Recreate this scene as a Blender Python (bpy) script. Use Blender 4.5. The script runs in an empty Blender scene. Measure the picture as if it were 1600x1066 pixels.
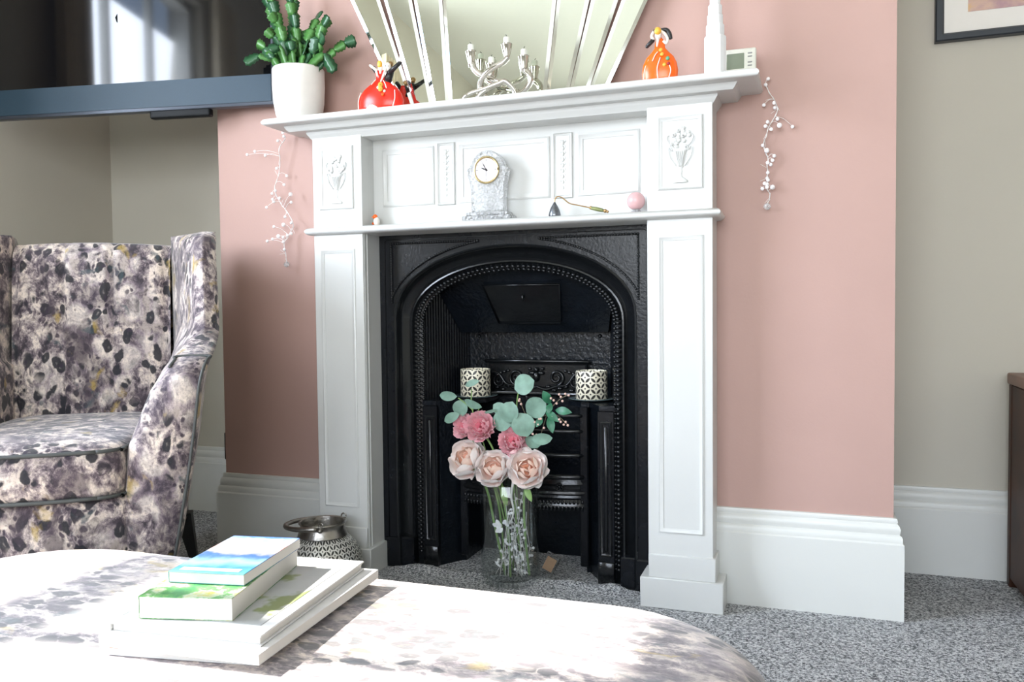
import bpy, bmesh, math, random
from math import sin, cos, pi, radians, sqrt, atan2
from mathutils import Vector, Matrix
random.seed(7)
SC = bpy.context.scene
COL = SC.collection

# ------------------------------------------------------------------ camera
cd = bpy.data.cameras.new('camera'); cam = bpy.data.objects.new('camera', cd); COL.objects.link(cam)
cd.sensor_width = 36.0; cd.lens = 1284.68 / 1600 * 36.0; cd.clip_start = .05
yw, pt, rl = radians(19.6213), radians(-2.2051), radians(-.6336)
F = Vector((-sin(yw)*cos(pt), cos(yw)*cos(pt), sin(pt)))
R = F.cross(Vector((0, 0, 1))).normalized(); U = R.cross(F)
R2 = R*cos(rl) + U*sin(rl); U2 = -R*sin(rl) + U*cos(rl)
M = Matrix((R2, U2, -F)).transposed().to_4x4(); M.translation = (.7531, -2.0971, .7357)
cam.matrix_world = M
SC.camera = cam

# ------------------------------------------------------------------ light
SC.view_settings.view_transform = 'Standard'; SC.view_settings.look = 'None'
SC.view_settings.gamma = 1; SC.view_settings.use_curve_mapping = False
SC.view_settings.exposure = 0.22
w = bpy.data.worlds.new('sky'); SC.world = w; w.use_nodes = True
nt = w.node_tree; bg = nt.nodes['Background']
tc = nt.nodes.new('ShaderNodeTexCoord'); sp = nt.nodes.new('ShaderNodeSeparateXYZ')
cr = nt.nodes.new('ShaderNodeValToRGB'); nt.links.new(tc.outputs['Generated'], sp.inputs[0])
nt.links.new(sp.outputs[2], cr.inputs[0]); nt.links.new(cr.outputs[0], bg.inputs[0])
cr.color_ramp.elements[0].position = 0.0; cr.color_ramp.elements[0].color = (.55, .6, .62, 1)
cr.color_ramp.elements[1].position = .45; cr.color_ramp.elements[1].color = (.38, .6, 1, 1)
e = cr.color_ramp.elements.new(.08); e.color = (.8, .9, 1, 1)
bg.inputs[1].default_value = 4.0

def light(name, kind, loc, aim, energy, color=(1, 1, 1), **k):
    d = bpy.data.lights.new(name, kind); o = bpy.data.objects.new(name, d); COL.objects.link(o)
    o.location = loc; o.rotation_euler = Vector(aim).to_track_quat('-Z', 'Y').to_euler()
    d.energy = energy; d.color = color
    for a, b in k.items(): setattr(d, a, b)
    return o
light('sun', 'SUN', (-5, -2, 5), (.75, .10, -.655), 15.5, (1, .95, .88), angle=radians(.6))
light('window_daylight', 'AREA', (-2.05, -1.65, 1.65), (1, .06, -.10), 150, (.82, .89, 1), shape='RECTANGLE', size=1.7, size_y=1.3)
light('rear_fill_light', 'AREA', (.55, -4.75, 1.75), (0, 1, -.05), 118, (.96, .98, 1), shape='RECTANGLE', size=2.9, size_y=2.0)  # frontal fill lamp outside the added rear window

# ------------------------------------------------------------------ materials
class NT:
    def __init__(s, name):
        s.m = bpy.data.materials.new(name); s.m.use_nodes = True; s.t = s.m.node_tree
        s.b = s.t.nodes['Principled BSDF']
    def n(s, t, **k):
        x = s.t.nodes.new(t)
        for a, b in k.items(): setattr(x, a, b)
        return x
    def l(s, a, b): s.t.links.new(a, b)
    def co(s, out='Object', scale=(1, 1, 1), rot=(0, 0, 0)):
        c = s.n('ShaderNodeTexCoord'); mp = s.n('ShaderNodeMapping')
        mp.inputs['Scale'].default_value = scale; mp.inputs['Rotation'].default_value = rot
        s.l(c.outputs[out], mp.inputs[0]); return mp.outputs[0]
    def noise(s, v, sc, det=3, rough=.5, dist=0):
        x = s.n('ShaderNodeTexNoise'); x.inputs['Scale'].default_value = sc; x.inputs['Detail'].default_value = det
        x.inputs['Roughness'].default_value = rough; x.inputs['Distortion'].default_value = dist
        s.l(v, x.inputs['Vector']); return x.outputs[0]
    def vor(s, v, sc, out=0, feature='F1', rnd=1.0):
        x = s.n('ShaderNodeTexVoronoi'); x.feature = feature; x.inputs['Scale'].default_value = sc
        x.inputs['Randomness'].default_value = rnd
        s.l(v, x.inputs['Vector']); return x.outputs[out]
    def ramp(s, f, stops, interp='LINEAR'):
        x = s.n('ShaderNodeValToRGB'); r = x.color_ramp; r.interpolation = interp
        while len(r.elements) < len(stops): r.elements.new(.5)
        for e, (p, c) in zip(r.elements, stops):
            e.position = p; e.color = (*c, 1) if isinstance(c, tuple) else (c, c, c, 1)
        s.l(f, x.inputs[0]); return x.outputs[0]
    def mix(s, f, a, b, mode='MIX'):
        x = s.n('ShaderNodeMix', data_type='RGBA', blend_type=mode)
        for sock, v in ((x.inputs[0], f), (x.inputs[6], a), (x.inputs[7], b)):
            if hasattr(v, 'links'): s.l(v, sock)
            elif isinstance(v, tuple): sock.default_value = (*v, 1)
            else: sock.default_value = v
        return x.outputs[2]
    def math(s, op, a, b=0.0, c=0.0):
        x = s.n('ShaderNodeMath', operation=op)
        for sock, v in zip(x.inputs, (a, b, c)):
            if hasattr(v, 'links'): s.l(v, sock)
            else: sock.default_value = v
        return x.outputs[0]
    def bump(s, h, st=.3, d=.01):
        x = s.n('ShaderNodeBump'); x.inputs['Strength'].default_value = st; x.inputs['Distance'].default_value = d
        s.l(h, x.inputs['Height']); s.l(x.outputs[0], s.b.inputs['Normal'])
    def col(s, c):
        if hasattr(c, 'links'): s.l(c, s.b.inputs['Base Color'])
        else: s.b.inputs['Base Color'].default_value = (*c, 1)
    def set(s, **k):
        for a, v in k.items(): s.b.inputs[a.replace('_', ' ')].default_value = v

def simple(name, c, rough=.5, metal=0, var=.06, vs=40, bump=0, bs=120, **k):
    t = NT(name); v = t.co()
    f = t.noise(v, vs, 4)
    lo = tuple(x*(1-var) for x in c); hi = tuple(min(1, x*(1+var)) for x in c)
    t.col(t.ramp(f, [(.3, lo), (.7, hi)])); t.set(Roughness=rough, Metallic=metal, **k)
    if bump: t.bump(t.noise(v, bs, 4), bump, .002)
    return t.m

M_ = {}
M_['pink'] = simple('pink_wall_paint', (.465, .298, .256), .65, var=.02, vs=6, bump=.12, bs=160)
M_['beige'] = simple('beige_wall_paint', (.515, .485, .41), .7, var=.015, vs=5, bump=.1, bs=160)
M_['white'] = simple('white_gloss_paint', (.60, .605, .585), .33, var=.01, vs=8, bump=.12, bs=70)
M_['skirt'] = simple('white_satin_paint', (.65, .655, .625), .38, var=.012, vs=7, bump=.1, bs=60)
M_['ceil'] = simple('ceiling_paint', (.62, .61, .54), .8, var=.01)
M_['iron'] = simple('black_enamelled_iron', (.006, .007, .009), .24, var=.3, vs=30, bump=.28, bs=150, Specular_IOR_Level=.30)
M_['iron_rough'] = simple('rough_painted_iron', (.005, .007, .010), .22, var=.3, vs=30, bump=1.0, bs=90, Specular_IOR_Level=.32)
M_['iron_smooth'] = simple('smooth_black_iron', (.006, .007, .008), .2, var=.2, bump=.2, bs=90, Specular_IOR_Level=.5)
M_['chrome'] = simple('polished_silver', (.66, .63, .58), .10, 1, var=.02)
M_['gold'] = simple('brushed_gold', (.62, .5, .28), .25, 1, var=.05)
M_['brass'] = simple('aged_brass', (.42, .27, .13), .35, 1, var=.2, vs=90)
M_['leafmetal'] = simple('green_patina', (.22, .24, .10), .4, .4, var=.2, vs=90)
M_['pewter'] = simple('hammered_pewter', (.36, .34, .31), .3, 1, var=.15, vs=60, bump=.5, bs=110)
M_['gunmetal'] = simple('dark_bell_metal', (.19, .2, .22), .3, .9, var=.3, vs=120)
M_['wax'] = simple('white_wax', (.85, .85, .78), .45, var=.01)
M_['wick'] = simple('burnt_wick', (.02, .02, .02), .9)
M_['ceramic'] = simple('white_ceramic', (.82, .8, .76), .3, var=.02)
M_['plaster'] = simple('matt_white_porcelain', (.84, .85, .86), .45, var=.01)
M_['red'] = simple('red_glaze', (.80, .022, .008), .25, var=.12, vs=25)
M_['orange'] = simple('orange_glaze', (.86, .13, .006), .25, var=.12, vs=25)
M_['black'] = simple('black_glaze', (.015, .015, .017), .3)
M_['cream'] = simple('cream_glaze', (.85, .78, .7), .3)
M_['yellow'] = simple('yellow_glaze', (.8, .42, .05), .3)
M_['green_b'] = simple('green_bead', (.1, .35, .2), .2)
M_['dkred'] = simple('dark_red_glaze', (.35, .01, .02), .3)
M_['pearl'] = simple('pearl_bead', (.95, .92, .93), .25, 0, var=.01)
M_['wire'] = simple('silver_wire', (.72, .7, .68), .3, .8)
M_['cwire'] = simple('white_thread_wire', (.82, .8, .78), .4, .2)
M_['tvgrey'] = simple('tv_bezel_metal', (.05, .06, .08), .35, .4)
M_['tvblack'] = simple('black_plastic', (.005, .006, .007), .5, Specular_IOR_Level=.2)
M_['tvband'] = simple('blue_black_fascia', (.010, .036, .062), .5, .0, var=.05, vs=300)
M_['frame'] = simple('black_picture_frame', (.018, .024, .032), .4)
M_['mount'] = simple('picture_mount_card', (.8, .77, .72), .8, var=.01)
M_['wood'] = simple('dark_mahogany', (.045, .014, .005), .5, var=.35, vs=14, Specular_IOR_Level=.25)
M_['woodtop'] = simple('brown_wood_edge', (.16, .07, .04), .4, var=.2, vs=30)
M_['leg'] = simple('black_wood_leg', (.02, .02, .022), .5)
M_['piping'] = simple('grey_green_piping', (.06, .065, .062), .6)
M_['leaf'] = simple('succulent_leaf', (.065, .20, .045), .35, var=.45, vs=28)
M_['leafd'] = simple('dark_succulent_leaf', (.025, .10, .04), .3, var=.4, vs=28)
M_['soil'] = simple('potting_soil', (.03, .02, .012), .9)
M_['euc'] = simple('eucalyptus_leaf', (.17, .285, .22), .55, var=.2, vs=45)
M_['dleaf'] = simple('dark_green_leaf', (.015, .13, .06), .4, var=.3, vs=60)
M_['stem'] = simple('green_stem', (.20, .33, .10), .5, var=.2)
M_['stemd'] = simple('brown_stem', (.16, .13, .08), .6, var=.2)
M_['berry'] = simple('blush_berry', (.75, .50, .42), .4)
M_['page'] = simple('book_pages', (.60, .59, .56), .7, var=.03, vs=5)
M_['thermo'] = simple('ivory_plastic', (.78, .78, .70), .4)
M_['plate'] = simple('grey_glass_plate', (.13, .18, .19), .15)
M_['curtain'] = simple('cream_curtain', (.75, .66, .5), .8, var=.05)

def rose_mat(name, inner, outer):
    t = NT(name); c = t.n('ShaderNodeUVMap'); s_ = t.n('ShaderNodeSeparateXYZ'); t.l(c.outputs[0], s_.inputs[0])
    g = t.ramp(s_.outputs[1], [(.1, inner), (.75, outer)])
    t.col(g); t.set(Roughness=.6, Sheen_Weight=.35, Subsurface_Weight=.15, Subsurface_Radius=(.02, .01, .01), Subsurface_Scale=.3); return t.m
M_['rose_in'] = rose_mat('peach_petal', (.90, .42, .26), (.93, .70, .58))
M_['rose_out'] = rose_mat('blush_petal', (.96, .66, .55), (.98, .88, .84))
M_['mum'] = rose_mat('pink_petal', (.72, .16, .22), (.93, .50, .55))

def glass(name, c=(1, 1, 1), rough=0, ior=1.45, facet=0):
    t = NT(name); t.col(c); t.set(Roughness=rough, IOR=ior, Transmission_Weight=1.0)
    if facet:
        v = t.co(); t.bump(t.vor(v, facet), 1.0, .004)
    return t.m
M_['glass'] = glass('clear_glass', (.97, .99, .99))
t = NT('thin_vase_glass'); lw = t.n('ShaderNodeLayerWeight'); lw.inputs[0].default_value = .35
tr = t.n('ShaderNodeBsdfTransparent'); tr.inputs[0].default_value = (.965, .985, .985, 1); gl = t.n('ShaderNodeBsdfGlossy'); gl.inputs['Roughness'].default_value = .03
mx = t.n('ShaderNodeMixShader'); t.l(t.ramp(lw.outputs['Facing'], [(.0, .07), (.5, .13), (.8, .34), (1.0, .9)]), mx.inputs[0]); t.l(tr.outputs[0], mx.inputs[1]); t.l(gl.outputs[0], mx.inputs[2])
t.l(mx.outputs[0], t.t.nodes['Material Output'].inputs[0]); M_['vase'] = t.m
M_['crystal'] = glass('cut_crystal', (.99, 1, 1), 0.03, 1.5, 150)
M_['crystal'].node_tree.nodes['Principled BSDF'].inputs['Transmission Weight'].default_value = .72
M_['pinkglass'] = simple('pink_glass_ball', (.80, .50, .50), .08, var=.02, Transmission_Weight=.25)
t = NT('mirror_glass'); t.col((.74, .77, .69)); t.set(Metallic=1, Roughness=.015); M_['mirror'] = t.m
t = NT('mirror_bevel'); t.col((.93, .96, .95)); t.set(Metallic=1, Roughness=.06); M_['bevel'] = t.m
t = NT('tv_screen'); v = t.co(); f = t.ramp(t.vor(v, 22), [(.0, (.35, .34, .32)), (.018, (.006, .006, .008))])
t.col((.004, .004, .005)); t.set(Roughness=.06, IOR=1.5, Specular_IOR_Level=.5); M_['screen'] = t.m

# carpet: flecked grey pile
t = NT('flecked_grey_carpet'); v = t.co()
f1 = t.noise(v, 195, 3, .8); f2 = t.noise(v, 9, 3)
c = t.ramp(f1, [(.39, (.05, .052, .056)), (.45, (.27, .28, .295)), (.51, (.55, .56, .58)), (.57, (1, 1, 1))])
c = t.mix(t.math('MULTIPLY', f2, .2), c, (.24, .235, .23)); t.col(c); t.set(Roughness=.95)
t.bump(t.noise(v, 260, 3, .8), .9, .012); M_['carpet'] = t.m

# mottled animal and flower print velvet
def fabric(name, k=1.0, stretch=(1, 1, .75), sun_pale=0.0):
    t = NT(name); v0 = t.co('Object', stretch)
    wob = t.n('ShaderNodeTexNoise'); wob.inputs['Scale'].default_value = 16*k; wob.inputs['Detail'].default_value = 4
    t.l(v0, wob.inputs['Vector'])
    ad = t.n('ShaderNodeVectorMath', operation='MULTIPLY_ADD'); t.l(wob.outputs[1], ad.inputs[0])
    ad.inputs[1].default_value = (.05/k,)*3; t.l(v0, ad.inputs[2]); v = ad.outputs[0]
    big = t.noise(v, 6*k, 2, .5); big2 = t.noise(v, 4.5*k, 2, .5, 1.0)
    base = t.ramp(t.noise(v, 24*k, 7, .72), [(.37, (.035, .026, .034)), (.44, (.15, .115, .13)), (.50, (.38, .315, .30)), (.57, (.74, .63, .54))])
    # pale round blossoms rimmed in dark violet
    d = t.vor(v, 15*k, rnd=.9)
    ring = t.ramp(d, [(.0, (.30, .25, .26)), (.12, (.62, .54, .49)), (.36, (.74, .66, .59)), (.50, (.28, .22, .26)), (.60, (.05, .035, .055))])
    ring = t.mix(.45, ring, base)
    base = t.mix(t.ramp(big, [(.50, 0.0), (.56, .9)]), base, ring)
    # dark leopard spots, some of them open rings
    sd = t.vor(v, 27*k, rnd=1.0); spot = t.ramp(sd, [(.0, .55), (.14, 1.0), (.36, 1.0), (.44, 0.0)])
    msk = t.ramp(big2, [(.42, 0.0), (.48, 1.0)])
    base = t.mix(t.math('MULTIPLY', t.math('MULTIPLY', spot, msk), .96), base, (.010, .010, .016))
    sd2 = t.vor(v, 60*k); spot2 = t.ramp(sd2, [(.26, 1.0), (.42, 0.0)])
    msk2 = t.ramp(t.noise(v, 9*k, 2), [(.50, 0.0), (.58, .9)])
    base = t.mix(t.math('MULTIPLY', spot2, msk2), base, (.03, .018, .035))
    # violet clouds, ochre and teal touches
    vio = t.ramp(t.noise(v, 8*k, 4, .6, .8), [(.54, 0.0), (.64, .75)]); base = t.mix(vio, base, (.060, .040, .055))
    och = t.ramp(t.noise(v, 13*k, 3, .5, .5), [(.63, 0.0), (.70, .7)]); base = t.mix(och, base, (.42, .29, .06))
    tea = t.ramp(t.noise(v0, 11*k, 3, .6, 1.2), [(.61, 0.0), (.68, .6)]); base = t.mix(tea, base, (.035, .07, .08))
    grit = t.ramp(t.noise(v0, 130, 5, .8), [(.36, .30), (.50, 1.0)]); base = t.mix(.55, base, t.mix(1.0, base, grit, 'MULTIPLY'))
    if sun_pale: base = t.mix(sun_pale, base, (.72, .68, .66))  # pale mix puts the glare of strong sun into the cloth colour
    t.col(base); t.set(Roughness=.75, Sheen_Weight=.35, Sheen_Roughness=.4)
    t.bump(t.noise(v, 220, 3), .25, .002); return t.m
M_['fabric'] = fabric('leopard_blossom_velvet', 1.2)
M_['fabric_sunlit'] = fabric('ottoman_velvet_sunlit', 1.1, (.75, 1.35, 1), .15)  # same print as the chair, lightened to stand in for sunlight

# pierced lattice of overlapping circles (uses the lathe UVs)
def lattice(name, nu, nv, light_c, dark_c, rough, metal=0):
    t = NT(name); uv = t.n('ShaderNodeUVMap'); s_ = t.n('ShaderNodeSeparateXYZ'); t.l(uv.outputs[0], s_.inputs[0])
    u = t.math('MULTIPLY', s_.outputs[0], float(nu)); vv = t.math('MULTIPLY', s_.outputs[1], float(nv))
    a = t.math('ADD', u, vv); b = t.math('SUBTRACT', u, vv)
    fa = t.math('SUBTRACT', t.math('FRACT', a), .5); fb = t.math('SUBTRACT', t.math('FRACT', b), .5)
    ra = t.math('SUBTRACT', t.math('FRACT', t.math('ADD', a, .5)), .5); rb = t.math('SUBTRACT', t.math('FRACT', t.math('ADD', b, .5)), .5)
    def lens(p, q):
        w_ = t.math('MULTIPLY', t.math('SUBTRACT', .16, t.math('MULTIPLY', t.math('MULTIPLY', q, q), .85)), 1.0)
        return t.math('LESS_THAN', t.math('ABSOLUTE', p), w_)
    dia = t.math('LESS_THAN', t.math('ADD', t.math('ABSOLUTE', fa), t.math('ABSOLUTE', fb)), .13)
    m = t.math('MAXIMUM', t.math('MAXIMUM', lens(rb, fa), lens(ra, fb)), dia)
    t.col(t.mix(m, light_c, dark_c)); t.set(Roughness=rough, Metallic=metal); t.bump(m, -.6, .003)
    return t.m
M_['lattice'] = lattice('cream_pierced_ceramic', 9, 32, (.86, .80, .64), (.035, .03, .025), .35)
M_['lanternbody'] = lattice('pierced_silver_metal', 28, 43, (.72, .71, .66), (.04, .04, .035), .35, .35)

# book covers
def cover(name, fn):
    t = NT(name); t.set(Roughness=.3); fn(t); return t.m
def c_sea(t):
    v = t.co(); s_ = t.n('ShaderNodeSeparateXYZ'); t.l(t.co(), s_.inputs[0])
    f = t.math('ADD', t.math('MULTIPLY', s_.outputs[1], 5.3), t.math('MULTIPLY', t.math('SUBTRACT', t.noise(v, 22, 5, .6), .5), .38))
    t.col(t.ramp(f, [(.0, (.10, .32, .30)), (.12, (.04, .17, .36)), (.28, (.20, .34, .48)), (.42, (.03, .09, .24)),
                     (.52, (.42, .38, .42)), (.62, (.50, .26, .22)), (.78, (.46, .50, .58)), (.92, (.06, .15, .38))]))
def c_garden(t):
    v = t.co(); t.col(t.ramp(t.noise(v, 26, 5, .7), [(.38, (.03, .19, .06)), (.5, (.12, .30, .09)), (.56, (.44, .50, .38)), (.68, (.42, .38, .06))]))
def c_foil(t):
    v = t.co(); f = t.noise(v, 17, 3, .5)
    t.col(t.ramp(f, [(.30, (.12, .05, .09)), (.36, (.36, .37, .37)), (.60, (.40, .415, .41)), (.66, (.20, .24, .10))])); t.set(Roughness=.35)
def c_art(t):
    v = t.co(); t.col(t.ramp(t.noise(v, 9, 5, .6), [(.36, (.45, .28, .30)), (.5, (.62, .42, .33)), (.60, (.70, .42, .08)), (.72, (.55, .45, .5))])); t.set(Roughness=.6)
M_['sea'] = cover('blue_coastal_cover', c_sea); M_['garden'] = cover('green_garden_cover', c_garden)
M_['foil'] = cover('silver_botanical_cover', c_foil); M_['art'] = cover('autumn_watercolour', c_art)
M_['orangecard'] = simple('orange_card', (.72, .25, .12), .6); M_['whitecard'] = simple('white_card_cover', (.62, .62, .61), .35)
M_['lcd'] = simple('grey_green_display', (.23, .27, .20), .15, var=.03); M_['grey'] = simple('grey_print', (.3, .3, .3), .6)
M_['dial'] = simple('ivory_dial', (.80, .74, .76), .4, var=.01)

# ------------------------------------------------------------------ mesh builder
class MB:
    def __init__(s, xf=None): s.bm = bmesh.new(); s.xf = xf; s.uv = s.bm.loops.layers.uv.new('UVMap')
    def v(s, p): return s.bm.verts.new(p)
    def box(s, a, b, bev=0, seg=2):
        g = bmesh.ops.create_cube(s.bm, size=1)['verts']
        for q in g: q.co = Vector([(a[i]+b[i])/2 + q.co[i]*(b[i]-a[i]) for i in range(3)])
        if bev:
            ed = list({e for q in g for e in q.link_edges})
            bmesh.ops.bevel(s.bm, geom=ed, offset=bev, segments=seg, affect='EDGES', profile=.6, clamp_overlap=True)
        return s
    def prism(s, pts, axis, lo, hi):
        """polygon in the two other axes, extruded along axis"""
        def P(p, t):
            return {'x': (t, p[0], p[1]), 'y': (p[0], t, p[1]), 'z': (p[0], p[1], t)}[axis]
        A = [s.v(P(p, lo)) for p in pts]; B = [s.v(P(p, hi)) for p in pts]; n = len(pts)
        s.bm.faces.new(A); s.bm.faces.new(B[::-1])
        for i in range(n): s.bm.faces.new((A[i], B[i], B[(i+1) % n], A[(i+1) % n]))
        return s
    def strip(s, rows, close=False, capA=False, capB=False):
        """rows: lists of equal length points; quads between successive rows"""
        V = [[s.v(p) for p in r] for r in rows]; n = len(rows[0]); nr = len(rows)
        for i in range(nr-1):
            for j in range(n if close else n-1):
                k = (j+1) % n
                f = s.bm.faces.new((V[i][j], V[i][k], V[i+1][k], V[i+1][j]))
                us = ((j/n, i/(nr-1)), ((j+1)/n, i/(nr-1)), ((j+1)/n, (i+1)/(nr-1)), (j/n, (i+1)/(nr-1)))
                for L, u_ in zip(f.loops, us): L[s.uv].uv = u_
        if capA: s.bm.faces.new(V[0][::-1])
        if capB: s.bm.faces.new(V[-1])
        return s
    def lathe(s, prof, c=(0, 0, 0), seg=28, sy=1, cap=True):
        rows = [[(c[0]+r*cos(2*pi*j/seg), c[1]+sy*r*sin(2*pi*j/seg), c[2]+z) for j in range(seg)] for r, z in prof]
        n0 = len(s.bm.faces); s.strip(rows, True, cap, cap); s.bm.faces.ensure_lookup_table()
        for f in list(s.bm.faces)[n0:]:
            for L in f.loops: L[s.uv].uv = (L[s.uv].uv[0], L.vert.co.z-c[2])
        return s
    def tube(s, pts, r, seg=8, cap=True):
        pts = [Vector(p) for p in pts]; n = len(pts)
        rr = [r]*n if not isinstance(r, (list, tuple)) else [r[0]+(r[-1]-r[0])*i/(n-1) for i in range(n)] if len(r) == 2 else list(r)
        T = [(pts[min(i+1, n-1)]-pts[max(i-1, 0)]).normalized() for i in range(n)]
        nrm = T[0].orthogonal().normalized(); rows = []
        for i in range(n):
            nrm = (nrm - T[i]*nrm.dot(T[i])); nrm = nrm.normalized() if nrm.length > 1e-6 else T[i].orthogonal().normalized()
            b = T[i].cross(nrm); rows.append([pts[i]+(nrm*cos(2*pi*j/seg)+b*sin(2*pi*j/seg))*rr[i] for j in range(seg)])
        return s.strip(rows, True, cap, cap)
    def ball(s, c, r, u=10, v=7, sc=(1, 1, 1)):
        g = bmesh.ops.create_uvsphere(s.bm, u_segments=u, v_segments=v, radius=1)['verts']
        for q in g: q.co = Vector((c[0]+q.co.x*r*sc[0], c[1]+q.co.y*r*sc[1], c[2]+q.co.z*r*sc[2]))
        return s
    def ico(s, c, r):
        g = bmesh.ops.create_icosphere(s.bm, subdivisions=1, radius=r)['verts']
        for q in g: q.co = q.co + Vector(c)
        return s
    def frame(s, x0, x1, z0, z1, y, w_, h, back=0.0):
        """raised rectangular moulding on a plane facing -y"""
        prof = [(0, -back), (0, h*.5), (w_*.3, h), (w_*.6, h*.55), (w_, h*.35), (w_, -back)]
        rows = []
        for (cx, cz, sx, sz) in ((x0, z0, 1, 1), (x1, z0, -1, 1), (x1, z1, -1, -1), (x0, z1, 1, -1), (x0, z0, 1, 1)):
            rows.append([(cx+sx*d, y-hh, cz+sz*d) for d, hh in prof])
        return s.strip(rows)
    def build(s, name, mat, parent=None, smooth=None, sub=0, **tags):
        bmesh.ops.remove_doubles(s.bm, verts=s.bm.verts, dist=1e-6)
        bmesh.ops.recalc_face_normals(s.bm, faces=s.bm.faces)
        if s.xf is not None: s.bm.transform(s.xf)
        o_w = Vector((0, 0, 0))
        if parent is not None: o_w = Vector(parent['_w']) if '_w' in parent else Vector((0, 0, 0))
        else:
            xs = [q.co for q in s.bm.verts]
            lo = [min(q[i] for q in xs) for i in range(3)]; hi = [max(q[i] for q in xs) for i in range(3)]
            o_w = Vector(((lo[0]+hi[0])/2, (lo[1]+hi[1])/2, lo[2]))
        bmesh.ops.translate(s.bm, verts=s.bm.verts, vec=-o_w)
        me = bpy.data.meshes.new(name); s.bm.to_mesh(me); s.bm.free()
        me.materials.append(M_[mat] if isinstance(mat, str) else mat)
        o = bpy.data.objects.new(name, me); COL.objects.link(o)
        if smooth is not None:
            for p in me.polygons: p.use_smooth = True
            if smooth < 180:
                me.set_sharp_from_angle(angle=radians(smooth))
        if parent is not None: o.parent = parent
        else: o.location = o_w
        o['_w'] = list(o_w)
        if sub:
            m = o.modifiers.new('sub', 'SUBSURF'); m.levels = sub; m.render_levels = sub
        for a, b in tags.items(): o[a] = b
        return o

def thing(name, label, cat, loc, group=None):
    o = bpy.data.objects.new(name, None); COL.objects.link(o); o.location = loc; o.empty_display_size = .05
    o['_w'] = list(loc); o['label'] = label; o['category'] = cat
    if group: o['group'] = group
    return o
def struct(mb, name, mat, smooth=None): return mb.build(name, mat, None, smooth, kind='structure')
def place(src, parent, world):
    """a copy of a part (sharing its mesh) under parent, with its own origin at world"""
    c = src.copy(); COL.objects.link(c); c.parent = parent; c.location = Vector(world)-Vector(parent['_w']); c['_w'] = list(world); return c
def cubic(pts, n=8):
    """Catmull-Rom through pts"""
    P = [Vector(p) for p in pts]; P = [2*P[0]-P[1]]+P+[2*P[-1]-P[-2]]; out = []
    for i in range(1, len(P)-2):
        for k in range(n):
            t_ = k/n; a, b, c, d = P[i-1:i+3]
            out.append(.5*((2*b)+(c-a)*t_+(2*a-5*b+4*c-d)*t_*t_+(3*b-a-3*c+d)*t_**3))
    out.append(P[-2]); return out

# ------------------------------------------------------------------ room shell
CL, CR, LW, RW, RY, BK, CE = -.945, .95, -1.767, 3.3, -4.6, .392, 2.95
m = MB(); m.box((LW-.25, RY-.2, -.1), (RW+.2, BK+.25, 0)); struct(m, 'floor', 'carpet')
m = MB(); m.box((LW-.25, RY-.2, CE), (RW+.2, BK+.25, CE+.1)); struct(m, 'ceiling', 'ceil')
m = MB(); m.prism([(CL, 0), (CL, CE), (CR, CE), (CR, 0), (.392, 0), (.392, .956), (-.392, .956), (-.392, 0)], 'y', 0, BK+.2)
struct(m, 'wall_chimney_breast', 'pink')
m = MB(); m.box((-.392, .34, 0), (.392, BK+.2, .956)); struct(m, 'wall_firebox_back', 'iron_rough')
m = MB(); m.box((LW-.2, BK, 0), (CL, BK+.2, CE)); struct(m, 'wall_back_left', 'beige')
m = MB(); m.box((CR, BK, 0), (RW+.2, BK+.2, CE)); struct(m, 'wall_back_right', 'beige')
m = MB(); m.box((RW, RY, 0), (RW+.2, BK, CE)); struct(m, 'wall_right', 'beige')
# left wall with the tall sash window the sun comes through
WY0, WY1, WZ0, WZ1 = -2.45, -1.02, .70, 2.5
m = MB(); m.box((LW-.2, WY1, 0), (LW, BK, CE)); m.box((LW-.2, RY, 0), (LW, WY0, CE))
m.box((LW-.2, WY0, 0), (LW, WY1, WZ0)); m.box((LW-.2, WY0, WZ1), (LW, WY1, CE)); struct(m, 'wall_left', 'beige')
def sash(name, axis, a0, a1, z0, z1, d0, nm, rail):
    m = MB()
    def bx(p0, p1, q0, q1, t0, t1):
        if axis == 'y': m.box((t0, p0, q0), (t1, p1, q1), .003, 1)
        else: m.box((p0, t0, q0), (p1, t1, q1), .003, 1)
    fr = .05
    for p in ((a0, a0+fr, z0, z1), (a1-fr, a1, z0, z1), (a0, a1, z0, z0+.07), (a0, a1, z1-fr, z1)): bx(*p, d0, d0+.09)
    bx(a0, a1, rail-.03, rail+.03, d0+.01, d0+.08)
    for k in range(1, nm):
        c = a0+(a1-a0)*k/nm; bx(c-.016, c+.016, z0, z1, d0+.02, d0+.06)
    bx(a0-.04, a1+.04, z0-.03, z0, d0+.02, d0+.24)
    o = struct(m, name, 'skirt'); return o
sash('window_1', 'y', WY0, WY1, WZ0, WZ1, LW-.15, 3, 1.66)
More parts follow.
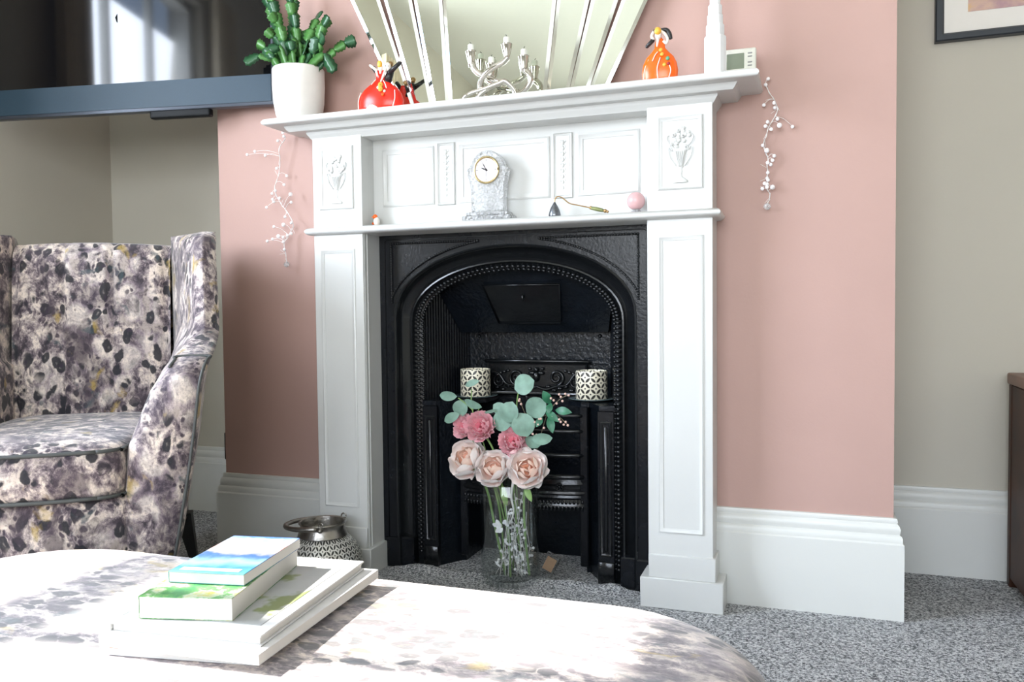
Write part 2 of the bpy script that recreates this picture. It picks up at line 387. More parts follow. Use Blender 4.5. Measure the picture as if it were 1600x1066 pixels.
# rear wall, with an unseen broad window added to let in frontal light
m = MB(); BX0, BX1, BZ0, BZ1 = -.9, 2.0, .75, 2.5
m.box((LW-.2, RY-.2, 0), (BX0, RY, CE)); m.box((BX1, RY-.2, 0), (RW+.2, RY, CE))
m.box((BX0, RY-.2, 0), (BX1, RY, BZ0)); m.box((BX0, RY-.2, BZ1), (BX1, RY, CE)); struct(m, 'wall_rear', 'beige')
sash('added_rear_window', 'x', BX0, BX1, BZ0, BZ1, RY-.15, 6, 1.65)
for nm_, lb_, pts in (('curtain', 'farther from the armchair', [(LW+.05, WY0-.34), (LW+.05, WY0-.02)]), ('curtain', 'nearer the armchair', [(LW+.05, WY1+.02), (LW+.05, WY1+.24)])):
    m = MB(); rows = []
    n = 40
    for z in (.04, .8, 1.6, 2.58):
        rows.append([(LW+.06+.025*sin(i*1.3), pts[0][1]+(pts[1][1]-pts[0][1])*i/n, z) for i in range(n+1)])
    m.strip(rows)
    o = m.build(nm_, 'curtain', None, 180); o['category'] = 'curtain'; o['group'] = 'window curtains'
    o['label'] = 'cream curtain beside the left sash window, the one '+lb_

# skirting boards
SK = [(0.0, .0), (.0217, 0), (.0217, .178), (.0185, .182), (.0185, .193), (.0165, .197), (.0125, .2), (.0135, .206), (.0145, .214), (.011, .221), (.0075, .225), (.0085, .231), (.0065, .237), (0, .238)]
def skirting(name, path, sc=1.0):
    P = [Vector((*p, 0)) for p in path]; rows = []
    def nrm(a, b): d = (b-a).normalized(); return Vector((d.y, -d.x, 0))
    for i, p in enumerate(P):
        if i == 0: off = nrm(P[0], P[1])
        elif i == len(P)-1: off = nrm(P[-2], P[-1])
        else:
            a, b = nrm(P[i-1], P[i]), nrm(P[i], P[i+1]); off = (a+b)/(1+a.dot(b))
        rows.append([p+off*d+Vector((0, 0, z*sc)) for d, z in SK])
    m = MB(); m.strip(rows, True, True, True); struct(m, name, 'skirt', 35)
skirting('baseboard_breast_right', [(.545, 0), (CR, 0), (CR, BK)])
skirting('baseboard_breast_left', [(CL, BK), (CL, 0), (-.545, 0)])
skirting('baseboard_back_right', [(CR+.02, BK), (RW, BK)])
skirting('baseboard_back_left', [(LW, RY), (LW, BK), (CL-.02, BK)])

# carpet pile pushed up against the hearth, wavy along the iron
m = MB(); rows = []
prof = [(-.377, .002), (-.34, .008), (-.29, .026), (-.25, .027), (-.22, .024), (-.187, .015), (-.14, .018), (-.10, .021), (0, .018), (.11, .02), (.18, .028), (.227, .015), (.27, .028), (.295, .026), (.32, .012), (.355, .004), (.371, .002)]
path = cubic([(a, 0, b) for a, b in prof], 6)
for k in range(9):
    a = k/8; hh = sin(pi*min(1, a*1.15+.12)) if a < .8 else sin(pi*1.0*(1-a)*1.0)*.9
    rows.append([(p.x+.002*sin(p.x*310), -.075+.068*a+.002*sin(p.x*170+a*5), max(.0005, p.z*max(0, (a**1.6 if a < .85 else .77*(1-a)/.15))+.0006*sin(p.x*900))) for p in path])
m.strip(rows)
o = m.build('carpet_edge', 'carpet', None, 180); o['kind'] = 'stuff'; o['category'] = 'carpet'; o['label'] = 'wavy grey carpet pile pushed up against the black iron fireplace'

# ------------------------------------------------------------------ fire surround
H = 1.268; PO, PI_ = .547, .392; A_ = .0972
fs = thing('fireplace_surround', 'white painted wooden fire surround with mantel shelf and urn carved pilasters', 'fireplace', (0, -.05, 0))
# mantel shelf with rounded nosing
m = MB(); SL, SR = -.660, .656
def slab(m, x0, x1, dep, z0, z1, nose, yb=0.0, side=True):
    """moulded slab: profile outset d at height z, wrapped round three sides"""
    rows = []
    for d, z in nose:
        rows.append([(x0-d, yb, z), (x0-d, -dep-d, z), (x1+d, -dep-d, z), (x1+d, yb, z)])
    m.strip(rows, True, True, True)
slab(m, SL+.01, SR-.01, .165, 0, 0, [(-.002, H-.0185), (.004, H-.018), (.008, H-.0155), (.010, H-.011), (.009, H-.007), (.006, H-.004), (.006, H-.0025), (0, H)])
m.build('mantel_shelf', 'white', fs, 40)
m = MB()
slab(m, SL+.062, SR-.062, .128, 0, 0, [(0, H-.033), (.002, H-.033), (.006, H-.029), (.009, H-.025), (.011, H-.021), (.0125, H-.0185)])
slab(m, -PO-.006, PO+.006, .1, 0, 0, [(-.006, H-.055), (-.004, H-.051), (-.001, H-.048), (.002, H-.043), (.006, H-.038), (.0065, H-.033)])
slab(m, -PO-.001, PO+.001, .1, 0, 0, [(0, H-.034), (.006, H-.034)]) if False else None
m.build('cornice', 'white', fs, 40)
# pilasters with panels, plinth blocks
for sx in (-1, 1):
    x0, x1 = sorted((sx*PO, sx*PI_))
    m = MB(); m.box((x0, -A_, .13), (x1, 0, H-.03), .0012, 1); pil = m.build('pilaster', 'white', fs)
    # step between pilaster and the plinth
    m = MB(); m.box((x0-(.007 if sx < 0 else 0), -A_-.006, .074), (x1+(.007 if sx > 0 else 0), 0, .132), .002, 1); m.build('plinth_step', 'white', pil, 40)
    a, b = (x0-.025, x1+.014) if sx < 0 else (x0-.020, x1+.025)
    m = MB(); m.box((a, -.1045 if False else -.109, 0), (b, 0, .075), .002, 1); m.build('plinth', 'white', pil, 40)
    xc = sx*.4715
    m = MB(); m.frame(xc-.054, xc+.054, .186, .908, -A_, .011, .0045); m.build('panel_moulding', 'white', pil, 50)
    m = MB(); m.frame(xc-.054, xc+.054, 1.018, 1.192, -A_, .010, .0045); m.build('panel_moulding', 'white', pil, 50)
    # urn of flowers in low relief
    m = MB(); y = -A_-.0005
    m.lathe([(.018, 0), (.019, .004), (.012, .009), (.005, .014), (.0035, .022), (.006, .027), (.0035, .031), (.007, .036), (.010, .05), (.0125, .064), (.0165, .075), (.019, .078), (.0185, .081)], (xc, y, 1.034), 18, .28)
    for k in range(5): m.tube([(xc+(k-2)*.0016, y-.003, 1.072), (xc+(k-2)*.005, y-.0052, 1.108)], .0012, 5)
    for s in (-1, 1):
        m.tube(cubic([(xc+s*.018, y-.002, 1.110), (xc+s*.027, y-.003, 1.118), (xc+s*.024, y-.002, 1.095), (xc+s*.010, y-.002, 1.074)], 5), .0014, 5)
        m.tube(cubic([(xc+s*.012, y-.002, 1.116), (xc+s*.026, y-.003, 1.128), (xc+s*.031, y-.002, 1.142), (xc+s*.026, y-.002, 1.148)], 5), .0013, 5)
    rnd = random.Random(3+sx)
    for k in range(26):
        q = rnd.random()**.6*.026; an = rnd.random()*2*pi
        m.ball((xc+q*cos(an)*.95, y-.001, 1.138+q*sin(an)*1.15), .0055, 7, 5, (1, .55, 1))
    m.build('urn_relief', 'white', pil, 60)
# frieze board, panels, bellflower pilasterettes
FY = -.030
m = MB(); m.box((-PI_, FY, .958), (PI_, 0, H-.03)); fz = m.build('frieze', 'white', fs)
m = MB(); m.frame(-.362, -.205, 1.026, 1.184, FY, .014, .006); m.build('panel_moulding', 'white', fz, 50)
m = MB(); m.frame(-.132, .126, 1.026, 1.184, FY, .014, .006); m.build('panel_moulding', 'white', fz, 50)
m = MB(); m.frame(.201, .362, 1.026, 1.184, FY, .014, .006); m.build('panel_moulding', 'white', fz, 50)
for xc in (-.168, .162):
    m = MB(); m.frame(xc-.026, xc+.026, 1.022, 1.190, FY, .006, .005); m.box((xc-.019, FY-.002, 1.03), (xc+.019, FY, 1.182))
    for k in range(9):
        z = 1.165-k*.0145; r_ = .006-.0003*k
        m.ball((xc, FY-.002, z), r_, 8, 5, (.8, .6, 1.2)); m.ball((xc-.006, FY-.002, z+.004), r_*.6, 6, 4, (1, .5, 1)); m.ball((xc+.006, FY-.002, z+.004), r_*.6, 6, 4, (1, .5, 1))
    m.build('bellflower_drop', 'white', fz, 60)
m = MB(); slab(m, -PI_+.001, PI_-.001, -FY+.008, 0, 0, [(0, H-.056), (.001, H-.052), (.006, H-.046), (.012, H-.041), (.018, H-.037), (.018, H-.033)]) 
m.build('bed_moulding', 'white', fs, 40)
# lower ledge running over the opening and breaking round the pilasters
m = MB(); slab(m, -.555, .555, .105, 0, 0, [(-.006, .948), (.002, .949), (.008, .952), (.0115, .957), (.0115, .961), (.008, .966), (.002, .9685), (-.008, .970)])
m.build('lower_ledge', 'white', fs, 40)
# opening lining
for sx in (-1, 1):
    m = MB(); x0, x1 = sorted((sx*.3905, sx*.3922)); m.box((x0, -A_+.006, 0), (x1, -.0065, .9485))
    m.box(*(((-.3925, -A_+.019, .0), (-.3885, -A_+.023, .95)) if sx < 0 else ((.3885, -A_+.019, 0), (.3925, -A_+.023, .95))))
    m.build('jamb_lining', 'white', fs)
m = MB(); m.box((-.392, -A_+.004, .9485), (.392, -.001, .9575)); m.build('head_lining', 'white', fs)

# ------------------------------------------------------------------ cast iron insert
ins = thing('cast_iron_insert', 'black cast iron arched fireplace insert with fire grate inside white surround', 'fireplace insert', (0, .05, 0))
def arch(w_, top, zs, n=28, z0=0.0, legs=6):
    P = [(-w_, z0+(zs-z0)*k/legs) for k in range(legs)]
    P += [(-w_*cos(pi*k/n), zs+(top-zs)*sin(pi*k/n)**.92 if 0 < k < n else zs) for k in range(n+1)]
    P += [(w_, zs-(zs-z0)*k/legs) for k in range(1, legs+1)]
    return P
def arows(specs, n=28, z0=0.0): return [[(x, y, z) for x, z in arch(w_, top, zs, n, z0)] for (w_, top, zs, y) in specs]
AO = arch(.347, .912, .715)
m = MB(); m.prism([(-.3915, 0), (-.3915, .948), (.3915, .948), (.3915, 0)] + AO[::-1], 'y', -.006, .012); fp = m.build('front_plate', 'iron', ins)
m = MB(); m.strip(arows([(.347, .912, .715, -.009), (.343, .908, .714, -.011), (.339, .904, .713, -.007), (.338, .902, .712, .004), (.332, .897, .711, .016), (.320, .884, .708, .028), (.313, .876, .705, .033), (.311, .873, .704, .030)], 28)); m.build('arch_cavetto', 'iron_smooth', ins, 40)
m = MB(); m.strip(arows([(.311, .873, .704, .030), (.308, .870, .703, .022), (.304, .866, .702, .021), (.302, .864, .701, .030), (.298, .860, .700, .034), (.280, .846, .695, .040), (.280, .846, .695, .05)], 28)); am = m.build('arch_moulding', 'iron_smooth', ins, 35)
# rope of beads and leaf tips round the arch
m = MB(); P = arch(.290, .854, .697, 60, .04, 52)
for i, (x, z) in enumerate(P):
    m.ball((x, .031, z), .0066, 6, 4, (1, .9, .75))
P = arch(.280, .846, .695, 60, .04, 52)
for i, (x, z) in enumerate(P): m.ball((x, .038, z), .0055, 6, 4, (1, .8, .8))
m.build('bead_moulding', 'iron_smooth', am, 180, kind='stuff')
# spandrel triangles edged with rope
for s in (-1, 1):
    curve = []
    for k in range(19):
        a = radians(12+ (76-12)*k/18); curve.append((s*.366*cos(a), .715+.214*sin(a)))
    tri = [(s*.352, .925)]
    pts = [(s*.352, -.008, .925)] + [(s*.352, -.008, .925-(.925-curve[0][1])*k/8) for k in range(1, 8)] + [(min(.352, abs(x))*s, -.008, z) for x, z in curve] + [(s*(abs(curve[-1][0])+(.352-abs(curve[-1][0]))*k/12), -.008, .925) for k in range(0, 13)]
    m = MB(); m.tube(pts, .0026, 6)
    L = [Vector(p) for p in pts]; acc = 0
    for a, b in zip(L, L[1:]):
        n = max(1, int((b-a).length/.0065))
        for k in range(n): m.ball(a.lerp(b, k/n)+Vector((0, -.0015, 0)), .0044, 6, 4, (.8, .9, .8))
    m.build('spandrel_moulding', 'iron_smooth', fp, 180)
# plate edge line
m = MB(); m.tube([(-.374, -.007, .03), (-.374, -.007, .931), (-.368, -.007, .936), (.368, -.007, .936), (.374, -.007, .931), (.374, -.007, .03)], .0016, 5); m.build('edge_bead', 'iron_smooth', fp, 180)
for s in (-1, 1):
    a, b = sorted((s*.343, s*.388)); m = MB(); m.box((a, -.014, 0), (b, 0, .085), .003, 1); a, b = sorted((s*.30, s*.340)); m.box((a, -.002, 0), (b, .03, .085), .003, 1)
    m.build('foot_block', 'iron', fp)
# splayed reeded cheeks above the hobs
for s in (-1, 1):
    m = MB(); rows = []; N = 72
    bot, top = [], []
    for k in range(N+1):
        q = k/N; x = .281+(.222-.281)*q; y = .045+(.25-.045)*q; r_ = .0022*abs(sin(q*pi*18))
        bot.append((s*(x-r_), y-r_*.3, .47)); top.append((s*(x-r_+.0), y-r_*.3, .88))
    m.strip([bot, top]); m.build('reeded_cheek', 'iron', ins)
m = MB(); m.box((-.235, .25, .40), (.235, .262, .70)); bp = m.build('fireback', 'iron_rough', ins)
for x in (-.19, .19): m = MB(); m.ball((x, .249, .655), .006, 8, 5); m.build('rivet', 'iron_smooth', bp, 180)
# smoke hood with register flap
def hood(u, z, off=0):  # u across, z height on the sloping plate
    y = .195+(.05-.195)*(z-.672)/(.87-.672); return (u, y-off*.8, z-off*.55)
m = MB(); m.strip([[(-.232, .25, .672), (.232, .25, .672)], [hood(-.225, .668), hood(.225, .668)], [hood(-.228, .675), hood(.228, .675)], [hood(-.285, .872), hood(.285, .872)]]); hd = m.build('smoke_hood', 'iron_rough', ins)
m = MB(); lo, hi = .700, .808
q = [hood(-.092, lo), hood(.092, lo), hood(.112, hi), hood(-.112, hi)]
q2 = [hood(-.092, lo, .006), hood(.092, lo, .006), hood(.112, hi, .006), hood(-.112, hi, .006)]
m.strip([q, q2], True, False, True); fl = m.build('register_flap', 'iron_smooth', hd)
m = MB(); m.tube([hood(-.094, lo, .008), hood(.094, lo, .008), hood(.114, hi, .008), hood(-.114, hi, .008), hood(-.094, lo, .008)], .0028, 6); m.build('flap_rim', 'iron_smooth', fl, 180)
m = MB(); m.ball(hood(0, .775, .012), .006, 8, 6, (.7, 1, 1.6)); m.build('flap_knob', 'iron_smooth', fl, 180)
# scroll plate
m = MB(); m.box((-.158, .232, .478), (.158, .25, .580), .002, 1); spn = m.build('scroll_plate', 'iron_smooth', ins)
m = MB(); m.frame(-.158, .158, .478, .580, .232, .010, .007); m.box((-.164, .222, .575), (.164, .236, .586), .003, 1); m.build('plate_border', 'iron_smooth', spn, 50)
m = MB()
def spiral(cx, cz, r0, turns, a0, d, n=26):
    return [(cx+r0*(1-.85*k/n)*cos(a0+d*turns*2*pi*k/n), .227, cz+r0*(1-.85*k/n)*sin(a0+d*turns*2*pi*k/n)) for k in range(n+1)]
for s in (-1, 1):
    m.tube(spiral(s*.062, .532, .024, 1.7, -pi/2, s), (.0045, .0025), 6); m.tube(spiral(s*.118, .520, .020, 1.6, pi/2 if s > 0 else pi/2, -s), (.004, .0022), 6)
    m.tube(cubic([(0, .227, .505), (s*.03, .226, .497), (s*.062, .227, .506), (s*.095, .227, .512), (s*.118, .227, .541), (s*.14, .227, .548)], 6), (.005, .003), 6)
    for k in range(7): m.ball((s*(.018+.018*k), .228, .500+.006*sin(k*2.1)), .0065, 7, 5, (1.4, .6, .8))
    for k in range(4): m.ball((s*(.09+.012*k), .228, .552-.004*k), .005, 7, 5, (1.2, .6, .9))
m.ball((0, .226, .535), .011, 9, 7, (.9, .8, 1.5)); m.ball((0, .226, .556), .008, 8, 6)
for s in (-1, 1): m.ball((s*.014, .227, .545), .008, 8, 6, (1.4, .6, .8)); m.ball((s*.02, .227, .558), .005, 7, 5)
m.build('scroll_relief', 'iron_smooth', spn, 180)
# hobs and their panelled fronts
for s in (-1, 1):
    def sx_(L): return [(s*x, y) for x, y in L]
    m = MB(); m.prism(sx_([(.280, .030), (.238, .030), (.192, .102), (.170, .102), (.125, .135), (.125, .245), (.222, .245)]), 'z', .464, .477); hb = m.build('hob', 'iron_rough', ins)
    m = MB(); m.prism(sx_([(.281, .040), (.236, .040), (.192, .108), (.182, .108), (.182, .245), (.222, .245)]), 'z', 0, .464); hf = m.build('hob_pier', 'iron_rough', ins)
    a, b = sorted((s*.279, s*.234)); m = MB(); m.box((a, .026, 0), (b, .042, .462), .0015, 1); hp = m.build('hob_front', 'iron', ins)
    m = MB(); m.frame(a+.006, b-.006, .075, .435, .026, .008, .004); m.box((a+.018, .0225, .088), (b-.018, .03, .422), .002, 1); m.box((a, .02, .0), (b, .03, .06), .002, 1); m.build('hob_panel', 'iron_smooth', hp, 50)
    a, b = sorted((s*.192, s*.168)); m = MB(); m.box((a, .088, .02), (b, .112, .466), .003, 1); m.build('grate_upright', 'iron', ins)
m = MB(); m.box((-.185, .245, 0), (.185, .262, .47)); m.build('ash_back', 'iron_rough', ins)
# bowed fire bars
gr = None
def bow(z, q=.022, w_=.178, y0=.094): return [(w_*(-1+2*k/24), y0-q*(1-(-1+2*k/24)**4), z) for k in range(25)]
bars = []
for z, r_ in ((.440, .006), (.397, .0065), (.330, .0065), (.270, .008)):
    m = MB(); m.tube(bow(z), r_, 8); bars.append(m.build('fire_bar', 'iron_smooth', ins, 180))
m = MB(); rows = []
for (dz, dy) in ((.262, 0), (.250, -.004), (.243, .002), (.236, .002), (.230, -.006), (.224, -.007), (.218, 0), (.212, -.002), (.206, .002), (.196, -.004), (.188, -.005), (.182, .004)):
    rows.append([(x, y+dy, dz) for x, y, z in bow(0, .022, .182)])
rows.append([(x, y+.02, .182) for x, y, z in bow(0, .022, .182)]); m.strip(rows); apn = m.build('grate_apron', 'iron_smooth', ins, 40)
m = MB()
for i in range(34):
    q = -1+2*(i+.5)/34; x = .180*q; y = .094-.022*(1-q**4)
    m.ball((x, y-.004, .200), .005, 6, 5, (.9, .6, 1.2)); m.ball((x, y-.003, .184), .0052, 6, 5, (.9, .6, 1.5))
m.build('leaf_fringe', 'iron_smooth', apn, 180, kind='stuff')
for s in (-1, 1):
    m = MB(); c = (s*.115, .069, .244); m.tube([(c[0]+.011*cos(k*pi/8), c[1], c[2]+.011*sin(k*pi/8)) for k in range(17)], .0015, 5); m.ball(c, .004, 6, 5)
    for k in range(5): m.ball((c[0]+.007*cos(k*1.257), c[1], c[2]+.007*sin(k*1.257)), .0032, 6, 4)
    m.build('rosette', 'iron_smooth', apn, 180)

# ------------------------------------------------------------------ television on its swing arm
tvb = Vector((-.704, -.05, 1.340)); th = radians(10)
XF = Matrix.Translation(tvb) @ Matrix.Rotation(th, 4, 'Z')
tv = thing('television', 'large flat black television angled out on a wall arm above the patterned armchair', 'television', (-1.15, -.17, 1.328))
W_, HT = .96, .60
m = MB(XF); m.box((-W_, .001, 0), (0, .03, HT), .004, 2); m.build('frame', 'tvgrey', tv, 40)
m = MB(XF); m.box((-W_+.006, -.001, .088), (-.007, .004, HT-.007)); m.build('screen', 'screen', tv)
m = MB(XF); m.box((-W_+.006, -.002, .010), (-.007, .004, .0875)); m.build('lower_fascia', 'tvband', tv)
m = MB(XF); m.box((-.80, .03, .08), (-.16, .055, HT-.1), .01, 2); m.build('rear_housing', 'tvblack', tv)
m = MB(XF); m.box((-.40, .003, -.022), (-.205, .028, .004), .007, 3); m.build('sensor_box', 'tvblack', tv, 40)
m = MB(); m.tube([(-1.18, -.13, 1.62), (-1.35, .10, 1.62), (-1.2, .38, 1.62)], .018, 8); m.box((-1.26, .372, 1.5), (-1.14, .39, 1.74), .004, 1); m.build('wall_arm', 'tvblack', tv)

# ------------------------------------------------------------------ fan mirror on the mantel
mr = thing('fan_mirror', 'frameless fan shaped mirror in tapering glass strips, leaning behind the silver candelabra', 'mirror', (0, -.02, H))
def mp_(x0b, x1b, x0t, x1t, zt, k):
    """one tapering pane leaning back on the wall, bevelled at both long edges"""
    zb = H+.001
    def pt_(x, z, d): f_ = (z-zb)/(2.05-zb); return (x, -.050+.040*f_-d*.3, z)
    def lerp(a, b, t_): return a+(b-a)*t_
    m = MB(); bw = .010
    fr = [[pt_(x0b+bw, zb, .006), pt_(x1b-bw, zb, .006)], [pt_(x0t+bw, zt, .006), pt_(x1t-bw, zt, .006)]]
    m.strip([[fr[0][0], fr[0][1]], [fr[1][0], fr[1][1]]]); m.strip([[pt_(x0b, zb, .0), pt_(x1b, zb, 0)], [pt_(x0t, zt, 0), pt_(x1t, zt, 0)]])
    pane = m.build('mirror_pane', 'mirror', mr)
    m = MB(); m.strip([[pt_(x0b, zb, .0005), pt_(x0b+bw, zb, .006)], [pt_(x0t, zt, .0005), pt_(x0t+bw, zt, .006)]])
    m.strip([[pt_(x1b, zb, .0005), pt_(x1b-bw, zb, .006)], [pt_(x1t, zt, .0005), pt_(x1t-bw, zt, .006)]])
    m.strip([[pt_(x0t, zt, .0), pt_(x1t, zt, 0)], [pt_(x0t+bw, zt, .006), pt_(x1t-bw, zt, .006)]])
    m.build('angled_edge', 'bevel', pane)
# edge positions read as x at shelf height and x at the top
edges = [(-.262, -.560), (-.243, -.455), (-.192, -.340), (-.147, -.205), (.122, .205), (.180, .345), (.230, .455), (.276, .560)]
edges[0] = (-.281, -.580)
tops = [1.86, 1.93, 1.99, 2.05, 1.99, 1.93, 1.86]
for k in range(7): mp_(edges[k][0], edges[k+1][0], edges[k][1], edges[k+1][1], tops[k], k)
m = MB(); m.tube(cubic([(-.245, -.062, H+.012), (-.205, -.07, H+.014), (-.17, -.066, H+.006), (-.15, -.064, H+.004)], 8), .0012, 5); m.ball((-.163, -.066, H+.005), .006, 8, 6); m.ball((-.150, -.066, H+.006), .004, 8, 6)
o = m.build('wire_trinket', 'wire', None, 180); o['label'] = 'tiny silver wire trinket at the foot of the fan mirror'; o['category'] = 'ornament'

# ------------------------------------------------------------------ framed picture, right alcove
pc = thing('framed_picture', 'black framed watercolour with wide cream mount hanging in right alcove', 'picture', (1.35, .375, 1.45))
x0, x1, z0, z1, y = 1.078, 1.678, 1.434, 2.10, BK-.022
m = MB()
rows = []
for (cx, cz, sx, sz) in ((x0, z0, 1, 1), (x1, z0, -1, 1), (x1, z1, -1, -1), (x0, z1, 1, -1), (x0, z0, 1, 1)):
    rows.append([(cx+sx*d, yy, cz+sz*d) for d, yy in ((0, BK), (0, y), (.003, y-.003), (.016, y-.002), (.021, y+.004), (.021, BK-.004))])
m.strip(rows); m.build('frame', 'frame', pc, 30)
m = MB(); m.box((x0+.02, BK-.012, z0+.02), (x1-.02, BK-.004, z1-.02)); m.build('mount', 'mount', pc)
m = MB(); m.box((x0+.078, BK-.0135, z0+.072), (x1-.078, BK-.0105, z1-.08)); m.build('painting', 'art', pc)

# ------------------------------------------------------------------ wooden cabinet at the right edge
cb = thing('wooden_cabinet', 'dark mahogany cabinet standing in the right alcove at photo edge', 'cabinet', (1.60, .17, 0))
m = MB(); m.box((1.256, .03, .02), (2.05, .345, .528), .004, 1); bd = m.build('body', 'wood', cb)
m = MB(); m.box((1.250, .018, .528), (2.06, .352, .557), .006, 3); m.build('top', 'woodtop', cb)
for x in (1.254, 2.02):
    for yy in (.022, .318):
        m = MB(); m.box((x, yy, 0), (x+.032, yy+.03, .528), .004, 2); m.build('leg', 'wood', cb)
for k in range(2):
    m = MB(); m.box((1.292+k*.375, .020, .10), (1.292+k*.375+.355, .032, .50), .003, 1); d_ = m.build('door', 'wood', cb)
    m = MB(); m.ball((1.60+k*.12, .012, .32), .012); m.build('knob', 'brass', d_, 180)

# dark wall plate on the left flank of the chimney breast
m = MB(); m.box((CL-.016, .012, .275), (CL-.0005, .09, .36), .003, 1)
o = m.build('wall_plate', 'tvblack', None); o['label'] = 'black plastic wall plate on the left flank of the pink chimney breast'; o['category'] = 'wall plate'

# ------------------------------------------------------------------ armchair
CP = Vector((-.475, -.684, 0)); ca = radians(32)
CF = Vector((sin(ca), -cos(ca), 0)); CU = Vector((cos(ca), sin(ca), 0))
CX = Matrix((CU, -CF, Vector((0, 0, 1)))).transposed().to_4x4(); CX.translation = CP   # local x = across, local y = backwards
UC = -.345
ch = thing('armchair', 'wing armchair in purple grey leopard and blossom velvet beside left pink wall', 'armchair', tuple(CP+CU*UC-CF*.4))
def lin(z, tab):
    for (a, va), (b, vb) in zip(tab, tab[1:]):
        if z <= b: return va+(vb-va)*(z-a)/(b-a) if z > a else va
    return tab[-1][1]
VF = [(.15, -.005), (.23, -.0), (.56, .0), (.60, .01), (.625, .03), (.640, .07), (.655, .135), (.675, .20), (.70, .24), (.74, .262), (.86, .285), (.90, .30), (.925, .325), (.94, .36), (.948, .42), (.952, .50)]
UO = [(.15, -.055), (.23, -.036), (.45, .002), (.584, .018), (.64, .030), (.70, .025), (.945, .012)]
UI = [(.15, -.162), (.24, -.155), (.45, -.136), (.58, -.085), (.627, -.050), (.70, -.035), (.945, -.042)]
for s in (1, -1):
    m = MB(CX); rows = []
    zs = [.15, .19, .25, .32, .39, .45, .50, .54, .57, .60, .615, .628, .638, .648, .66, .68, .70, .74, .78, .82, .86, .89, .91, .925, .935, .944, .950]
    for z in zs:
        uo, ui, vf = lin(z, UO), lin(z, UI), lin(z, VF); ri = -.150+.012*(z > .6); vb = .715+.05*(z-.15)
        ro = uo-.10-.02*(1-z); sh = 1.0
        if z > .925: k_ = (z-.925)/.025; ui += .012*k_; uo -= .015*k_; ro -= .012*k_; vb -= .02*k_
        th_ = (uo-ui); r_ = min(.03, th_*.42)
        L = [(ui, vf+r_), (ui+r_*.3, vf+r_*.3), (ui+r_, vf), ((uo+ui)/2, vf-.004), (uo-r_, vf), (uo-r_*.3, vf+r_*.3), (uo, vf+r_)]
        for k_ in range(1, 6): q = k_/6; L.append((uo+(ro-uo)*q+.012*sin(q*pi), vf+r_+(vb-vf-r_)*q))
        L += [(ro, vb-.01), (ro-.012, vb), (ri+.02, vb-.005), (ri-.005, .62)]
        for k_ in range(1, 6): q = k_/6; L.append((ri+(ui-ri)*q-.006*sin(q*pi), .62+(vf+r_-.62)*q))
        rows.append([((UC+s*(u-UC)), v_, z) for u, v_ in L])
    m.strip(rows, True, True, True); sd = m.build('wing_and_arm', 'fabric', ch, 180)
    # piping down the outer front edge of the arm
    pts = []
    for z in (.16, .22, .30, .40, .50, .57, .60, .62, .634, .64):
        uo, vf = lin(z, UO), lin(z, VF); pts.append((UC+s*(uo-.004-UC), vf+.004, z))
    for z in (.64, .634, .62): ui, vf = lin(z, UI), lin(z, VF); pts.append((UC+s*(ui+.006-UC), vf+.008, z))
    m = MB(CX); m.tube(cubic(pts, 4), .0035, 6); m.build('piping', 'piping', sd, 180)
# channelled back
m = MB(CX); rows = []
for kz in range(24):
    z = .40+.525*kz/23; r = []
    for j in range(41):
        u = -.545+.40*j/40; q = (u+.545)/.40
        seam = min(abs(q-c) for c in (.03, .32, .63, .97)); dip = .012*math.exp(-(seam/.018)**2)
        v_ = .562+.05*(z-.4)/.5 - .018*sin(pi*q) + dip; 
        if z > .88: v_ += (z-.88)**2*14
        r.append((u, v_, z+.006*sin(pi*q)*(z > .85)))
    rows.append(r)
rows.append([(u, v_+.03, z+.004) for u, v_, z in rows[-1]]); rows.append([(u, .715, .925) for u, v_, z in rows[0]]); rows.append([(u, .735, .30) for u, v_, z in rows[0]])
m.strip(rows); m.build('backrest', 'fabric', ch, 180)
# seat cushion with piped edges
def rr(u0, u1, v0, v1, z, r_, bulge=.03, n=6):
    L = []
    for (cx, cy, a0) in ((u1-r_, v0+r_, -90), (u1-r_, v1-r_, 0), (u0+r_, v1-r_, 90), (u0+r_, v0+r_, 180)):
        for k in range(n+1): a = radians(a0+90*k/n); L.append((cx+r_*cos(a), cy+r_*sin(a)))
    out = []
    for u, v_ in L:
        if v_ < v0+.1: v_ -= bulge*(1-((u-(u0+u1)/2)/((u1-u0)/2))**2)
        out.append((u, v_, z))
    for k in range(1, 8):   # closing front edge, bowed
        q = k/8; u = (u0+r_)+(u1-u0-2*r_)*q; out.append((u, v0-bulge*(1-((u-(u0+u1)/2)/((u1-u0)/2))**2), z))
    return out
m = MB(CX); rows = []
for z, i_ in ((.352, .016), (.356, .004), (.37, -.002), (.41, -.005), (.44, -.002), (.452, .004), (.462, .02), (.470, .06), (.474, .12)):
    rows.append(rr(-.548+i_, -.142-i_, -.012+i_, .60-i_, z, .045))
m.strip(rows, True, True, True); cu = m.build('seat_cushion', 'fabric', ch, 180)
for z in (.452, .356):
    L = rr(-.550, -.140, -.014, .59, z, .045); n = 7
    m = MB(CX); m.tube(cubic([*L, L[0]], 2), .0042, 6); m.build('piping', 'piping', cu, 180)
m = MB(CX); rows = []
for z, i_ in ((.15, .004), (.155, -.002), (.25, -.003), (.335, .0), (.350, .010)): rows.append(rr(-.56+i_, -.13-i_, .004+i_, .70-i_, z, .03, .022))
m.strip(rows, True, True, True); m.build('seat_base', 'fabric', ch, 180)
